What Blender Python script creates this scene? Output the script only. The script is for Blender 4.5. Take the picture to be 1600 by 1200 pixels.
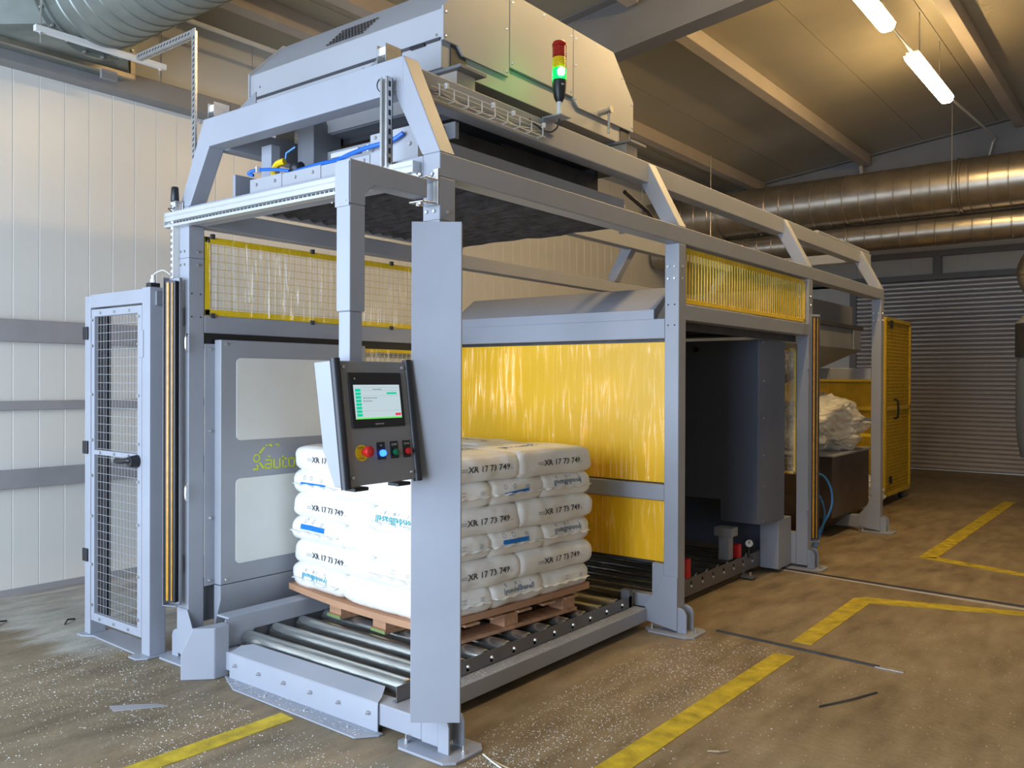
import bpy, bmesh, math, random
from mathutils import Vector, Matrix, noise
from mathutils.bvhtree import BVHTree
R = math.radians
for o in list(bpy.data.objects): bpy.data.objects.remove(o)
S = bpy.context.scene
COL = S.collection
# ------------------------------------------------------------------ camera
cd = bpy.data.cameras.new('camera'); cam = bpy.data.objects.new('camera', cd); COL.objects.link(cam)
YAW, PITCH, ROLL = .6619, -.0048, .0038
fw = Vector((-math.sin(YAW)*math.cos(PITCH), math.cos(YAW)*math.cos(PITCH), math.sin(PITCH)))
r0 = Vector((math.cos(YAW), math.sin(YAW), 0)); u0 = r0.cross(fw)
rr = r0*math.cos(ROLL)+u0*math.sin(ROLL); uu = -r0*math.sin(ROLL)+u0*math.cos(ROLL)
cam.matrix_world = Matrix(((rr.x, uu.x, -fw.x, 2.4864), (rr.y, uu.y, -fw.y, -2.6867), (rr.z, uu.z, -fw.z, 1.6), (0, 0, 0, 1)))
cd.sensor_width = 36; cd.lens = 1339.41/1600*36; cd.clip_end = 100
S.camera = cam
# ------------------------------------------------------------------ world, light, exposure
w = bpy.data.worlds.new('world'); S.world = w; w.use_nodes = True
w.node_tree.nodes['Background'].inputs[0].default_value = (.62, .78, 1, 1)
w.node_tree.nodes['Background'].inputs[1].default_value = 1.2
def area(name, loc, rot, sx, sy, power, col):
    l = bpy.data.lights.new(name, 'AREA'); l.shape = 'RECTANGLE'; l.size = sx; l.size_y = sy; l.energy = power; l.color = col
    o = bpy.data.objects.new(name, l); COL.objects.link(o); o.location = loc; o.rotation_euler = rot; return o
area('gateway_daylight', (-.9, -5.1, 1.85), (R(90), 0, 0), 5.9, 3.5, 615, (.66, .80, 1))
S.view_settings.view_transform = 'Standard'; S.view_settings.look = 'None'
S.view_settings.gamma = 1; S.view_settings.use_curve_mapping = False
S.view_settings.exposure = 0.0
WARM = (1, .68, .30)
LAMP_E = 72
# ------------------------------------------------------------------ materials
def mat(name, col, rough=.5, metal=0., var=0., scale=8, bump=0., bscale=60, spec=.5, emit=None, es=0, stretch=None, alpha=None):
    m = bpy.data.materials.new(name); m.use_nodes = True
    nt = m.node_tree; N = nt.nodes; L = nt.links; b = N['Principled BSDF']
    b.inputs['Base Color'].default_value = (*col, 1); b.inputs['Roughness'].default_value = rough
    b.inputs['Metallic'].default_value = metal; b.inputs['Specular IOR Level'].default_value = spec
    tc = N.new('ShaderNodeTexCoord'); mp = N.new('ShaderNodeMapping'); L.new(tc.outputs['Object'], mp.inputs[0])
    if stretch: mp.inputs['Scale'].default_value = stretch
    n = N.new('ShaderNodeTexNoise'); n.inputs['Scale'].default_value = scale; n.inputs['Detail'].default_value = 5
    L.new(mp.outputs[0], n.inputs['Vector'])
    if var:
        cr = N.new('ShaderNodeValToRGB'); cr.color_ramp.elements[0].position = .3; cr.color_ramp.elements[1].position = .7
        cr.color_ramp.elements[0].color = (*[c*(1-var) for c in col], 1); cr.color_ramp.elements[1].color = (*[min(1, c*(1+var)) for c in col], 1)
        L.new(n.outputs[0], cr.inputs[0]); L.new(cr.outputs[0], b.inputs['Base Color'])
    if bump:
        n2 = N.new('ShaderNodeTexNoise'); n2.inputs['Scale'].default_value = bscale; n2.inputs['Detail'].default_value = 3
        L.new(mp.outputs[0], n2.inputs['Vector'])
        bp = N.new('ShaderNodeBump'); bp.inputs['Strength'].default_value = bump; bp.inputs['Distance'].default_value = .01
        L.new(n2.outputs[0], bp.inputs['Height']); L.new(bp.outputs[0], b.inputs['Normal'])
    if emit: b.inputs['Emission Color'].default_value = (*emit, 1); b.inputs['Emission Strength'].default_value = es
    return m
M = {}
M['paint'] = mat('grey_powder_paint', (.33, .35, .40), .42, var=.05, scale=3, bump=.05, bscale=300)
M['paint2'] = mat('dark_grey_paint', (.20, .21, .235), .45, var=.08, scale=5, bump=.04, bscale=200)
M['hood'] = mat('hood_grey_paint', (.37, .38, .41), .42, var=.04, scale=2, bump=.04, bscale=250)
M['alu'] = mat('anodised_aluminium', (.62, .64, .64), .38, .55, var=.05, scale=4)
M['zinc'] = mat('zinc_plated_steel', (.62, .62, .62), .32, .9, var=.1, scale=30)
M['galv'] = mat('galvanised_duct_steel', (.24, .265, .245), .42, .6, var=.12, scale=6, bump=.08, bscale=5)
M['galvb'] = mat('brown_duct_steel', (.40, .36, .30), .32, .85, var=.15, scale=6, bump=.08, bscale=5)
M['roller'] = mat('roller_steel', (.55, .57, .55), .22, .9, var=.25, scale=5, bump=.1, bscale=20, stretch=(1, 8, 8))
M['black'] = mat('black_plastic', (.015, .016, .02), .4, var=.1)
M['dark'] = mat('dark_steel', (.055, .055, .062), .5, .2, var=.25, scale=8, bump=.1)
M['brush'] = mat('dark_brush_curtain', (.035, .030, .030), .8, var=.5, scale=14, bump=.5, bscale=40)
M['white'] = mat('white_wall_panel', (.75, .73, .68), .28, var=.03, scale=1.3, bump=.03, bscale=3)
M['girt'] = mat('wall_rail_grey', (.33, .32, .33), .5, var=.08, scale=4)
M['ceil'] = mat('ceiling_sheet', (.40, .36, .27), .28, var=.10, scale=1.2, bump=.05, bscale=2)
M['purlin'] = mat('purlin_paint', (.50, .44, .38), .5, var=.06, scale=3)
M['rafter'] = mat('rafter_paint', (.24, .235, .235), .5, var=.08, scale=3)
M['yellow'] = mat('yellow_sheet', (.90, .50, .004), .40, var=.05, scale=2, bump=.04, bscale=8)
M['yframe'] = mat('yellow_frame_paint', (.80, .56, .01), .4, var=.06)
M['ydull'] = mat('yellow_cage_paint', (.62, .42, .015), .5, var=.1)
M['wire'] = mat('galvanised_wire', (.36, .37, .40), .4, .3, var=.1, scale=30)
M['ywire'] = mat('yellow_wire', (.55, .42, .14), .45, .1, var=.1, scale=30)
M['window'] = mat('pale_translucent_panel', (.72, .72, .68), .30, var=.02)
M['cab'] = mat('blue_grey_paint_with_shade', (.12, .14, .19), .35, var=.05, scale=2)  # blue-grey paint, darkened further to stand in for the bay's shade
M['cover'] = mat('side_cover_paint', (.31, .325, .36), .42, var=.05, scale=2)
M['sack'] = mat('white_sack_film', (.84, .82, .77), .36, var=.02, scale=6, bump=.35, bscale=16, stretch=(1, 1, 2.2))
M['ink'] = mat('black_ink', (.05, .05, .055), .6); M['inkg'] = mat('grey_ink', (.32, .35, .38), .6)
M['blue'] = mat('blue_print', (.0, .17, .55), .45); M['cyan'] = mat('cyan_print', (.03, .36, .55), .45); M['teal'] = mat('teal_print', (.03, .33, .36), .45)
M['navy'] = mat('navy_print', (.10, .18, .30), .5)
M['wood'] = mat('pallet_wood', (.50, .27, .15), .7, var=.2, scale=6, bump=.3, bscale=30, stretch=(1, 6, 6))
M['card'] = mat('brown_slip_sheet', (.46, .25, .14), .65, var=.08, scale=3)
M['green'] = mat('green_mark_paint', (.20, .28, .09), .7, var=.2, scale=20)
M['hose'] = mat('blue_hose', (.01, .13, .60), .4); M['hosec'] = mat('light_blue_hose', (.03, .22, .55), .4)
M['orange'] = mat('orange_curtain_lens', (.52, .25, .015), .25, var=.2, scale=20)
M['red'] = mat('red_plastic', (.62, .02, .02), .35); M['redl'] = mat('red_tower_lens', (.30, .012, .01), .15)
M['yell'] = mat('yellow_tower_lens', (.62, .40, .01), .15); M['btn_y'] = mat('yellow_plate', (.80, .55, .01), .4)
M['greenl'] = mat('green_tower_lens', (.0, .6, .1), .15, emit=(.0, 1, .08), es=1.5)
M['greenc'] = mat('green_lamp_core', (.1, .8, .3), .15, emit=(.25, 1, .45), es=16)
M['btn_g'] = mat('green_button', (.01, .18, .08), .35)
M['btn_b'] = mat('blue_lit_button', (.02, .1, .9), .3, emit=(.02, .12, 1), es=5)
M['whitep'] = mat('white_plastic', (.75, .75, .73), .4, var=.03)
M['scr'] = mat('screen_background', (.1, .1, .1), .15, emit=(.58, .72, .78), es=.85)
M['scr_g'] = mat('screen_green', (.0, .1, .05), .2, emit=(.0, .72, .42), es=.8); M['scr_l'] = mat('screen_lime', (.0, .1, .05), .2, emit=(.15, .85, .1), es=.9)
M['scr_r'] = mat('screen_red', (.1, .0, .0), .2, emit=(.9, .06, .1), es=.8); M['scr_k'] = mat('screen_grey_lines', (.1, .1, .1), .2, emit=(.25, .32, .35), es=.6)
M['panelf'] = mat('pendant_front_steel', (.27, .275, .285), .38, .25, var=.04)
M['lime'] = mat('lime_print', (.62, .70, .02), .5)
M['lamp'] = mat('lamp_diffuser', (.8, .8, .8), .4, emit=WARM, es=LAMP_E)
M['line'] = mat('yellow_floor_paint', (.50, .38, .02), .6, var=.35, scale=11, bump=.15)
M['door'] = mat('roller_door_metal', (.55, .50, .47), .36, .2, var=.08, scale=2)
M['hopper'] = mat('brown_hopper_steel', (.10, .07, .05), .4, .4, var=.2)
M['bag2'] = mat('crumpled_film', (.78, .76, .70), .25, var=.12, scale=9, bump=.6, bscale=22)
M['steelg'] = mat('conveyor_grey_steel', (.17, .17, .185), .42, .3, var=.08, scale=6)
M['chip'] = mat('pale_pellet', (.72, .70, .64), .6)
M['stick'] = mat('dry_splinter', (.42, .33, .2), .8); M['rubber'] = mat('dark_rubber', (.05, .05, .05), .8, var=.3)
M['filter'] = mat('blue_grey_unit_paint', (.16, .19, .25), .4)
def floor_mat():
    m = bpy.data.materials.new('worn_concrete'); m.use_nodes = True; nt = m.node_tree; N = nt.nodes; L = nt.links; b = N['Principled BSDF']
    tc = N.new('ShaderNodeTexCoord')
    def nz(scale, det, st=(1, 1, 1), rot=0):
        mp = N.new('ShaderNodeMapping'); mp.inputs['Scale'].default_value = st; mp.inputs['Rotation'].default_value = (0, 0, rot)
        L.new(tc.outputs['Object'], mp.inputs[0]); n = N.new('ShaderNodeTexNoise'); n.inputs['Scale'].default_value = scale
        n.inputs['Detail'].default_value = det; n.inputs['Roughness'].default_value = .6; L.new(mp.outputs[0], n.inputs['Vector']); return n
    a = nz(.9, 6); c = nz(3.2, 8, (2.4, .7, 1), .3); d = nz(28, 4)
    r1 = N.new('ShaderNodeValToRGB'); e = r1.color_ramp.elements
    e[0].position = .34; e[0].color = (.12, .085, .045, 1); e[1].position = .68; e[1].color = (.36, .29, .19, 1)
    e2 = e.new(.5); e2.color = (.24, .183, .11, 1)
    mx = N.new('ShaderNodeMath'); mx.operation = 'MULTIPLY_ADD'; mx.inputs[1].default_value = .55
    L.new(c.outputs[0], mx.inputs[0]); ml = N.new('ShaderNodeMath'); ml.operation = 'MULTIPLY'; ml.inputs[1].default_value = .45
    L.new(a.outputs[0], ml.inputs[0]); L.new(ml.outputs[0], mx.inputs[2]); L.new(mx.outputs[0], r1.inputs[0])
    # paler dusty concrete by the left wall
    sp = N.new('ShaderNodeSeparateXYZ'); L.new(tc.outputs['Object'], sp.inputs[0])
    def edge(sock, a, b_):
        ad = N.new('ShaderNodeMath'); ad.operation = 'MULTIPLY_ADD'; ad.inputs[1].default_value = .8; L.new(c.outputs[0], ad.inputs[0]); L.new(sock, ad.inputs[2])
        m_ = N.new('ShaderNodeMapRange'); m_.inputs[1].default_value = a; m_.inputs[2].default_value = b_; m_.inputs[3].default_value = 0; m_.inputs[4].default_value = 1; L.new(ad.outputs[0], m_.inputs[0]); return m_
    ea = edge(sp.outputs[0], -1.9, -2.2); eb = edge(sp.outputs[1], -.05, .15)
    mr = N.new('ShaderNodeMath'); mr.operation = 'MULTIPLY'; L.new(ea.outputs[0], mr.inputs[0]); L.new(eb.outputs[0], mr.inputs[1])
    mix = N.new('ShaderNodeMixRGB'); L.new(mr.outputs[0], mix.inputs[0]); L.new(r1.outputs[0], mix.inputs[1])
    r2 = N.new('ShaderNodeValToRGB'); r2.color_ramp.elements[0].color = (.26, .24, .20, 1); r2.color_ramp.elements[1].color = (.50, .48, .42, 1)
    r2.color_ramp.elements[0].position = .35; r2.color_ramp.elements[1].position = .65
    L.new(c.outputs[0], r2.inputs[0]); L.new(r2.outputs[0], mix.inputs[2]); L.new(mix.outputs[0], b.inputs['Base Color'])
    rg = N.new('ShaderNodeMapRange'); rg.inputs[3].default_value = .38; rg.inputs[4].default_value = .75; L.new(c.outputs[0], rg.inputs[0]); L.new(rg.outputs[0], b.inputs['Roughness'])
    bp = N.new('ShaderNodeBump'); bp.inputs['Strength'].default_value = .25; bp.inputs['Distance'].default_value = .01
    L.new(d.outputs[0], bp.inputs['Height']); L.new(bp.outputs[0], b.inputs['Normal'])
    return m
M['floor'] = floor_mat()
def film_mat(name, gloss=.5, tint=(1, 1, 1), stretch=(24, 24, 1.5), opac=.0, bump=.9, mask=2.2, crease=.05):
    m = bpy.data.materials.new(name); m.use_nodes = True; nt = m.node_tree; N = nt.nodes; L = nt.links
    N.remove(N['Principled BSDF']); out = N['Material Output']
    tc = N.new('ShaderNodeTexCoord'); mp = N.new('ShaderNodeMapping'); mp.inputs['Scale'].default_value = stretch; L.new(tc.outputs['Object'], mp.inputs[0])
    n = N.new('ShaderNodeTexNoise'); n.inputs['Scale'].default_value = 1.3; n.inputs['Detail'].default_value = 4; n.inputs['Distortion'].default_value = 1.2; L.new(mp.outputs[0], n.inputs['Vector'])
    bp = N.new('ShaderNodeBump'); bp.inputs['Strength'].default_value = bump; bp.inputs['Distance'].default_value = .05; L.new(n.outputs[0], bp.inputs['Height'])
    n3 = N.new('ShaderNodeTexNoise'); n3.inputs['Scale'].default_value = 1; n3.inputs['Detail'].default_value = 2; n3.inputs['Distortion'].default_value = .6; L.new(mp.outputs[0], n3.inputs['Vector'])
    ma = N.new('ShaderNodeMath'); ma.operation = 'SUBTRACT'; ma.inputs[1].default_value = .5; L.new(n3.outputs[0], ma.inputs[0])
    mb_ = N.new('ShaderNodeMath'); mb_.operation = 'ABSOLUTE'; L.new(ma.outputs[0], mb_.inputs[0])
    mr = N.new('ShaderNodeMapRange'); mr.inputs[1].default_value = 0; mr.inputs[2].default_value = crease; mr.inputs[3].default_value = 1; mr.inputs[4].default_value = .05; L.new(mb_.outputs[0], mr.inputs[0])
    g = N.new('ShaderNodeBsdfGlossy'); g.inputs['Roughness'].default_value = .09; g.inputs['Color'].default_value = (1, 1, 1, 1); L.new(bp.outputs[0], g.inputs['Normal'])
    t = N.new('ShaderNodeBsdfTransparent'); t.inputs['Color'].default_value = (*tint, 1)
    d = N.new('ShaderNodeBsdfDiffuse'); d.inputs['Color'].default_value = (.8, .8, .78, 1)
    nm = N.new('ShaderNodeTexNoise'); nm.inputs['Scale'].default_value = mask; nm.inputs['Detail'].default_value = 3; L.new(tc.outputs['Object'], nm.inputs['Vector'])
    rm = N.new('ShaderNodeMapRange'); rm.inputs[1].default_value = .44; rm.inputs[2].default_value = .56; rm.inputs[3].default_value = .16; rm.inputs[4].default_value = 1; L.new(nm.outputs[0], rm.inputs[0])
    fr = N.new('ShaderNodeFresnel'); fr.inputs['IOR'].default_value = 1.5; L.new(bp.outputs[0], fr.inputs['Normal'])
    ml = N.new('ShaderNodeMath'); ml.operation = 'MULTIPLY_ADD'; ml.inputs[1].default_value = gloss; ml.inputs[2].default_value = .03; ml.use_clamp = False; mn = N.new('ShaderNodeMath'); mn.operation = 'MINIMUM'; mn.inputs[1].default_value = .9; L.new(fr.outputs[0], ml.inputs[0]); mm = N.new('ShaderNodeMath'); mm.operation = 'MULTIPLY'; L.new(ml.outputs[0], mn.inputs[0]); m5 = N.new('ShaderNodeMath'); m5.operation = 'MULTIPLY'; L.new(rm.outputs[0], m5.inputs[0]); L.new(mr.outputs[0], m5.inputs[1]); L.new(mn.outputs[0], mm.inputs[0]); L.new(m5.outputs[0], mm.inputs[1])
    m1 = N.new('ShaderNodeMixShader'); m1.inputs[0].default_value = opac; L.new(t.outputs[0], m1.inputs[1]); L.new(d.outputs[0], m1.inputs[2])
    m2 = N.new('ShaderNodeAddShader'); cm = N.new('ShaderNodeCombineColor'); [L.new(mm.outputs[0], cm.inputs[i]) for i in range(3)]; L.new(cm.outputs[0], g.inputs['Color']); L.new(m1.outputs[0], m2.inputs[0]); L.new(g.outputs[0], m2.inputs[1])
    L.new(m2.outputs[0], out.inputs[0]); return m
M['film'] = film_mat('clear_stretch_film', 3.0, bump=.8)
M['film2'] = film_mat('thick_clear_film', 4, opac=.22, stretch=(34, 34, 9), bump=1.0, mask=9, crease=.2)
# ------------------------------------------------------------------ helpers
class MB:
    def __init__(s): s.v = []; s.f = []
    def add(s, vs, fs):
        k = len(s.v); s.v += [Vector(p) for p in vs]; s.f += [tuple(i+k for i in f) for f in fs]; return s
    def box(s, x0, x1, y0, y1, z0, z1):
        return s.add([(x, y, z) for x in (x0, x1) for y in (y0, y1) for z in (z0, z1)],
                     [(0, 1, 3, 2), (4, 6, 7, 5), (0, 4, 5, 1), (2, 3, 7, 6), (0, 2, 6, 4), (1, 5, 7, 3)])
    def prism(s, pts, vec):
        n = len(pts); v = Vector(vec); P = [Vector(p) for p in pts]
        nr = Vector((0, 0, 0))
        for i in range(n): nr += P[i].cross(P[(i+1) % n])
        if nr.dot(v) > 0: P.reverse()
        return s.add(P+[p+v for p in P], [tuple(range(n)), tuple(range(2*n-1, n-1, -1))]+[(i, i+n, (i+1) % n+n, (i+1) % n) for i in range(n)])
    def bar(s, p, q, a, b, up=(0, 0, 1)):
        p = Vector(p); q = Vector(q); d = (q-p).normalized(); u = Vector(up)
        if abs(d.dot(u)) > .98: u = Vector((0, 1, 0))
        e = d.cross(u).normalized()*(a/2); g = e.cross(d).normalized()*(b/2)
        return s.prism([p-e-g, p+e-g, p+e+g, p-e+g], q-p)
    def cyl(s, p, q, r, n=12, r2=None, cap=True):
        p = Vector(p); q = Vector(q); d = (q-p).normalized(); u = Vector((0, 0, 1)) if abs(d.z) < .9 else Vector((1, 0, 0))
        e = d.cross(u).normalized(); g = e.cross(d); r2 = r if r2 is None else r2
        vs = [p+(e*math.cos(t)+g*math.sin(t))*r for t in [2*math.pi*i/n for i in range(n)]]+[q+(e*math.cos(t)+g*math.sin(t))*r2 for t in [2*math.pi*i/n for i in range(n)]]
        fs = [(i, (i+1) % n, (i+1) % n+n, i+n) for i in range(n)]
        if cap: fs += [tuple(range(n-1, -1, -1)), tuple(range(n, 2*n))]
        return s.add(vs, fs)
    def lathe(s, prof, c, axis=(0, 0, 1), n=20):
        a = Vector(axis).normalized(); u = Vector((0, 0, 1)) if abs(a.z) < .9 else Vector((1, 0, 0)); e = a.cross(u).normalized(); g = e.cross(a); c = Vector(c)
        vs = []; k = len(prof)
        for r, h in prof: vs += [c+a*h+(e*math.cos(t)+g*math.sin(t))*r for t in [2*math.pi*i/n for i in range(n)]]
        fs = [(j*n+i, j*n+(i+1) % n, (j+1)*n+(i+1) % n, (j+1)*n+i) for j in range(k-1) for i in range(n)]
        fs += [tuple(range(n-1, -1, -1)), tuple(range((k-1)*n, k*n))]
        return s.add(vs, fs)
    def tube(s, pts, r, n=8):
        P = [Vector(p) for p in pts]
        if 4 <= len(P) <= 9:   # smooth the path
            Q = []
            for i in range(len(P)-1):
                a, b, c, d = P[max(i-1, 0)], P[i], P[i+1], P[min(i+2, len(P)-1)]
                for k in range(4): t = k/4; Q.append(.5*((2*b)+(c-a)*t+(2*a-5*b+4*c-d)*t*t+(3*b-a-3*c+d)*t**3))
            P = Q+[P[-1]]
        vs = []; m = len(P); e = None
        for i, p in enumerate(P):
            d = (P[min(i+1, m-1)]-P[max(i-1, 0)]).normalized()
            if e is None: e = d.cross(Vector((0, 0, 1)) if abs(d.z) < .9 else Vector((1, 0, 0))).normalized()
            e = (e-d*e.dot(d)).normalized(); g = d.cross(e)
            vs += [p+(e*math.cos(t)+g*math.sin(t))*r for t in [2*math.pi*k/n for k in range(n)]]
        fs = [(j*n+i, j*n+(i+1) % n, (j+1)*n+(i+1) % n, (j+1)*n+i) for j in range(m-1) for i in range(n)]+[tuple(range(n-1, -1, -1)), tuple(range((m-1)*n, m*n))]
        return s.add(vs, fs)
    def bolt(s, p, ax, r=.009, h=.008): p = Vector(p); return s.cyl(p, p+Vector(ax)*h, r, 8, r*.75)
    def mesh(s, name, smooth=False, weld=False):
        me = bpy.data.meshes.new(name); me.from_pydata([tuple(p) for p in s.v], [], s.f)
        bm = bmesh.new(); bm.from_mesh(me)
        if weld: bmesh.ops.remove_doubles(bm, verts=bm.verts, dist=1e-5)
        bmesh.ops.recalc_face_normals(bm, faces=bm.faces); bm.to_mesh(me); bm.free()
        if smooth:
            for p in me.polygons: p.use_smooth = True
        return me
    def build(s, name, m, parent=None, bevel=0, smooth=False, local=False, stuff=False, label=None):
        if parent is not None and not local:
            r = parent
            while r.parent: r = r.parent
            for p in s.v: p -= r.location
        me = s.mesh(name, smooth or bevel > 0)
        o = bpy.data.objects.new(name, me); COL.objects.link(o)
        me.materials.append(M[m] if isinstance(m, str) else m)
        if parent is not None: o.parent = parent
        if bevel:
            md = o.modifiers.new('bevel', 'BEVEL'); md.width = bevel; md.segments = 2; md.limit_method = 'ANGLE'; md.angle_limit = R(35); md.harden_normals = True
        elif smooth:
            md = o.modifiers.new('edges', 'EDGE_SPLIT'); md.split_angle = R(40)
        if stuff: o['kind'] = 'stuff'
        if label: o['label'] = label
        return o
def thing(name, label, cat, loc=(0, 0, 0), group=None, rz=0, kind=None):
    o = bpy.data.objects.new(name, None); COL.objects.link(o); o.location = loc; o.rotation_euler = (0, 0, rz); o.empty_display_size = .1
    return tag(o, label, cat, group, kind)
def tag(o, label=None, cat=None, group=None, kind=None):
    if label: o['label'] = label
    if cat: o['category'] = cat
    if group: o['group'] = group
    if kind: o['kind'] = kind
    return o
def struct(name, label=None, loc=(0, 0, 0)):
    o = bpy.data.objects.new(name, None); COL.objects.link(o); o.location = loc; o['kind'] = 'structure'
    if label: o['label'] = label
    return o
def quad_pts(a, b): return [a, b]
_tc = {}
def text_mesh(txt, h=1.0, res=1):
    """flat glyph mesh, lower left at 0,0; height of capitals scaled to h"""
    if txt in _tc: vs, fs, wd = _tc[txt]
    else:
        c = bpy.data.curves.new('t', 'FONT'); c.body = txt; c.resolution_u = res; c.size = 1; c.offset = .014
        o = bpy.data.objects.new('t', c); COL.objects.link(o); dg = bpy.context.evaluated_depsgraph_get()
        me = bpy.data.meshes.new_from_object(o.evaluated_get(dg)); bm = bmesh.new(); bm.from_mesh(me); bmesh.ops.triangulate(bm, faces=bm.faces)
        bm.verts.ensure_lookup_table(); vs = [v.co.copy() for v in bm.verts]; fs = [tuple(v.index for v in f.verts) for f in bm.faces]; bm.free()
        x0 = min(v.x for v in vs); wd = max(v.x for v in vs)-x0; vs = [Vector(((v.x-x0), v.y, 0)) for v in vs]
        bpy.data.objects.remove(o); bpy.data.meshes.remove(me); _tc[txt] = (vs, fs, wd)
    return [v.copy() for v in vs], fs, wd
def text_on(mb, txt, o, ex, ey, width, height, n=(0, 0, 0)):
    vs, fs, wd = text_mesh(txt); o = Vector(o); ex = Vector(ex); ey = Vector(ey)
    mb.add([o+ex*(v.x/wd*width)+ey*(v.y/.73*height) for v in vs], fs); return mb
def wires(mb, o, eu, ev, lu, lv, nu, nv, r=.002):
    o = Vector(o); eu = Vector(eu); ev = Vector(ev); w_ = eu.cross(ev).normalized()
    for i in range(nu+1): p = o+eu*(lu*i/nu); mb.bar(p, p+ev*lv, 2*r, 2*r, w_)
    for j in range(nv+1): p = o+ev*(lv*j/nv)+w_*2*r; mb.bar(p, p+eu*lu, 2*r, 2*r, w_)
    return mb
def sheet(o, eu, ev, lu, lv, nu, nv, amp, seed, name, m, parent, local=False):
    """wrinkled thin film"""
    o = Vector(o); eu = Vector(eu); ev = Vector(ev); w_ = eu.cross(ev).normalized(); mb = MB(); vs = []
    for j in range(nv+1):
        for i in range(nu+1):
            a = i/nu*lu; b = j/nv*lv
            d = amp*(noise.noise(Vector((a*14+seed, b*2.2, seed)))+.5*noise.noise(Vector((a*40, b*6+seed, 3.1))))
            vs.append(o+eu*a+ev*b+w_*(d+amp))
    mb.add(vs, [(j*(nu+1)+i, j*(nu+1)+i+1, (j+1)*(nu+1)+i+1, (j+1)*(nu+1)+i) for j in range(nv) for i in range(nu)])
    return mb.build(name, m, parent, smooth=True, local=local)
# ================================================================== SETTING
XL, XR, YF, YB = -4.3, 7.0, -5.2, 14.3
def zc(x): return 4.7+.118*(x+4.3)
fl = MB().add([(XL-.3, YF-3, 0), (XR+.3, YF-3, 0), (XR+.3, YB+.3, 0), (XL-.3, YB+.3, 0), (XL-.3, YF-3, -.1), (XR+.3, YF-3, -.1), (XR+.3, YB+.3, -.1), (XL-.3, YB+.3, -.1)],
              [(0, 1, 2, 3), (7, 6, 5, 4), (0, 4, 5, 1), (1, 5, 6, 2), (2, 6, 7, 3), (3, 7, 4, 0)]).build('floor', 'floor'); fl['kind'] = 'structure'
def flat(pts, z=.0025): return MB().prism([(x, y, .0003) for x, y in pts], (0, 0, z))
LN = [[(.575, -.9), (.70, -.9), (.735, 2.24), (.615, 2.24)], [(.615, 2.52), (.735, 2.52), (.735, 3.76), (.66, 3.92), (.6, 3.84)],
      [(.66, 3.92), (.735, 3.76), (1.7, 4.1), (3.4, 4.5), (3.4, 4.62), (1.7, 4.22)],
      [(.62, 5.72), (.76, 5.78), (.78, 10.4), (.64, 10.4)], [(.62, 5.72), (1.5, 5.45), (3.2, 5.1), (3.2, 5.22), (1.5, 5.57), (.76, 5.84)],
      [(-.97, -2.3), (-.85, -2.3), (-.79, -.14), (-.90, -.13)]]
for p in LN: flat(p).build('painted_line', 'line', fl)
# left wall
wl = struct('wall_left', 'white panelled side wall')
pm = None
for k in range(-8, 50):
    y = .034+.187*k
    if pm is None:
        mb = MB().prism([(XL-.04, .001, 0), (XL-.004, .0005, 0), (XL, .004, 0), (XL, .183, 0), (XL-.004, .1865, 0), (XL-.04, .186, 0)], (0, 0, 3.86)); pm = mb.mesh('panel'); pm.materials.append(M['white'])
    o = bpy.data.objects.new('panel', pm); COL.objects.link(o); o.parent = wl; o.location = (0, y, .035)
for k in range(0, 14):
    MB().box(XL-.04, XL-.005, -1.5+.9*k+.003, -1.5+.9*(k+1)-.003, 4.0, 4.72).build('upper_panel', 'white', wl)
MB().box(XL-.2, XL-.04, YF, YB, 0, 5).build('backing', 'white', wl)
MB().box(XL-.06, XL, YF, -1.465, .035, 4.72).build('plain_sheet', 'white', wl); MB().box(XL-.06, XL, 9.39, YB, .035, 4.72).build('plain_sheet', 'white', wl)
for z0, z1, t in ((1.865, 2.03, .06), (1.362, 1.43, .05), (.787, .925, .06)):
    MB().box(XL, XL+t, YF, YB, z0, z1).build('wall_rail', 'girt', wl, bevel=.006)
MB().box(XL-.02, XL+.16, YF, YB, 3.875, 4.04).build('eave_beam', 'rafter', wl, bevel=.006)
bl_ = MB().box(XL-.01, XL+.02, YF, YB, 0, .045).build('baseboard_left', 'girt'); bl_['kind'] = 'structure'
# ceiling
cl = struct('ceiling', 'sloping ceiling of brown sheet with purlins')
def slab(x0, x1, y0, y1, zoff0, zoff1):
    return MB().prism([(x0, y0, zc(x0)+zoff0), (x1, y0, zc(x1)+zoff0), (x1, y0, zc(x1)+zoff1), (x0, y0, zc(x0)+zoff1)], (0, y1-y0, 0))
for i in range(12):
    x0 = XL+i*.95; slab(x0+.003, x0+.947, YF-.1, YB+.1, 0, .05).build('ceiling_sheet', 'ceil', cl)
slab(XL-.2, XR+.2, YF-.2, YB+.2, .05, .15).build('roof_backing', 'ceil', cl)
for x in (-3.62, -2.98, -1.32, .72, 2.1, 3.5, 4.9, 6.3):
    for y0, y1 in ((YF, 3.9), (4.12, 11.0), (11.2, YB)):
        slab(x-.06, x+.06, y0, y1, -.16, 0).build('purlin', 'purlin', cl, bevel=.005)
def rafter(y, n):
    g = struct('trim_%d' % n, 'grey steel roof beam')
    d = .50
    pts = lambda a, b: [(XL, y, zc(XL)+a), (XR, y, zc(XR)+a), (XR, y, zc(XR)+b), (XL, y, zc(XL)+b)]
    MB().prism([(p[0], y+.1, p[2]) for p in pts(-d, -.001)], (0, .012, 0)).build('web', 'rafter', g)
    MB().prism(pts(-d-.015, -d), (0, .2, 0)).build('bottom_flange', 'rafter', g)
    MB().prism(pts(-.015, -.001), (0, .2, 0)).build('top_flange', 'rafter', g)
    return g
rafter(3.9, 1); rafter(11.0, 2); rafter(-2.9, 3)
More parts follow.
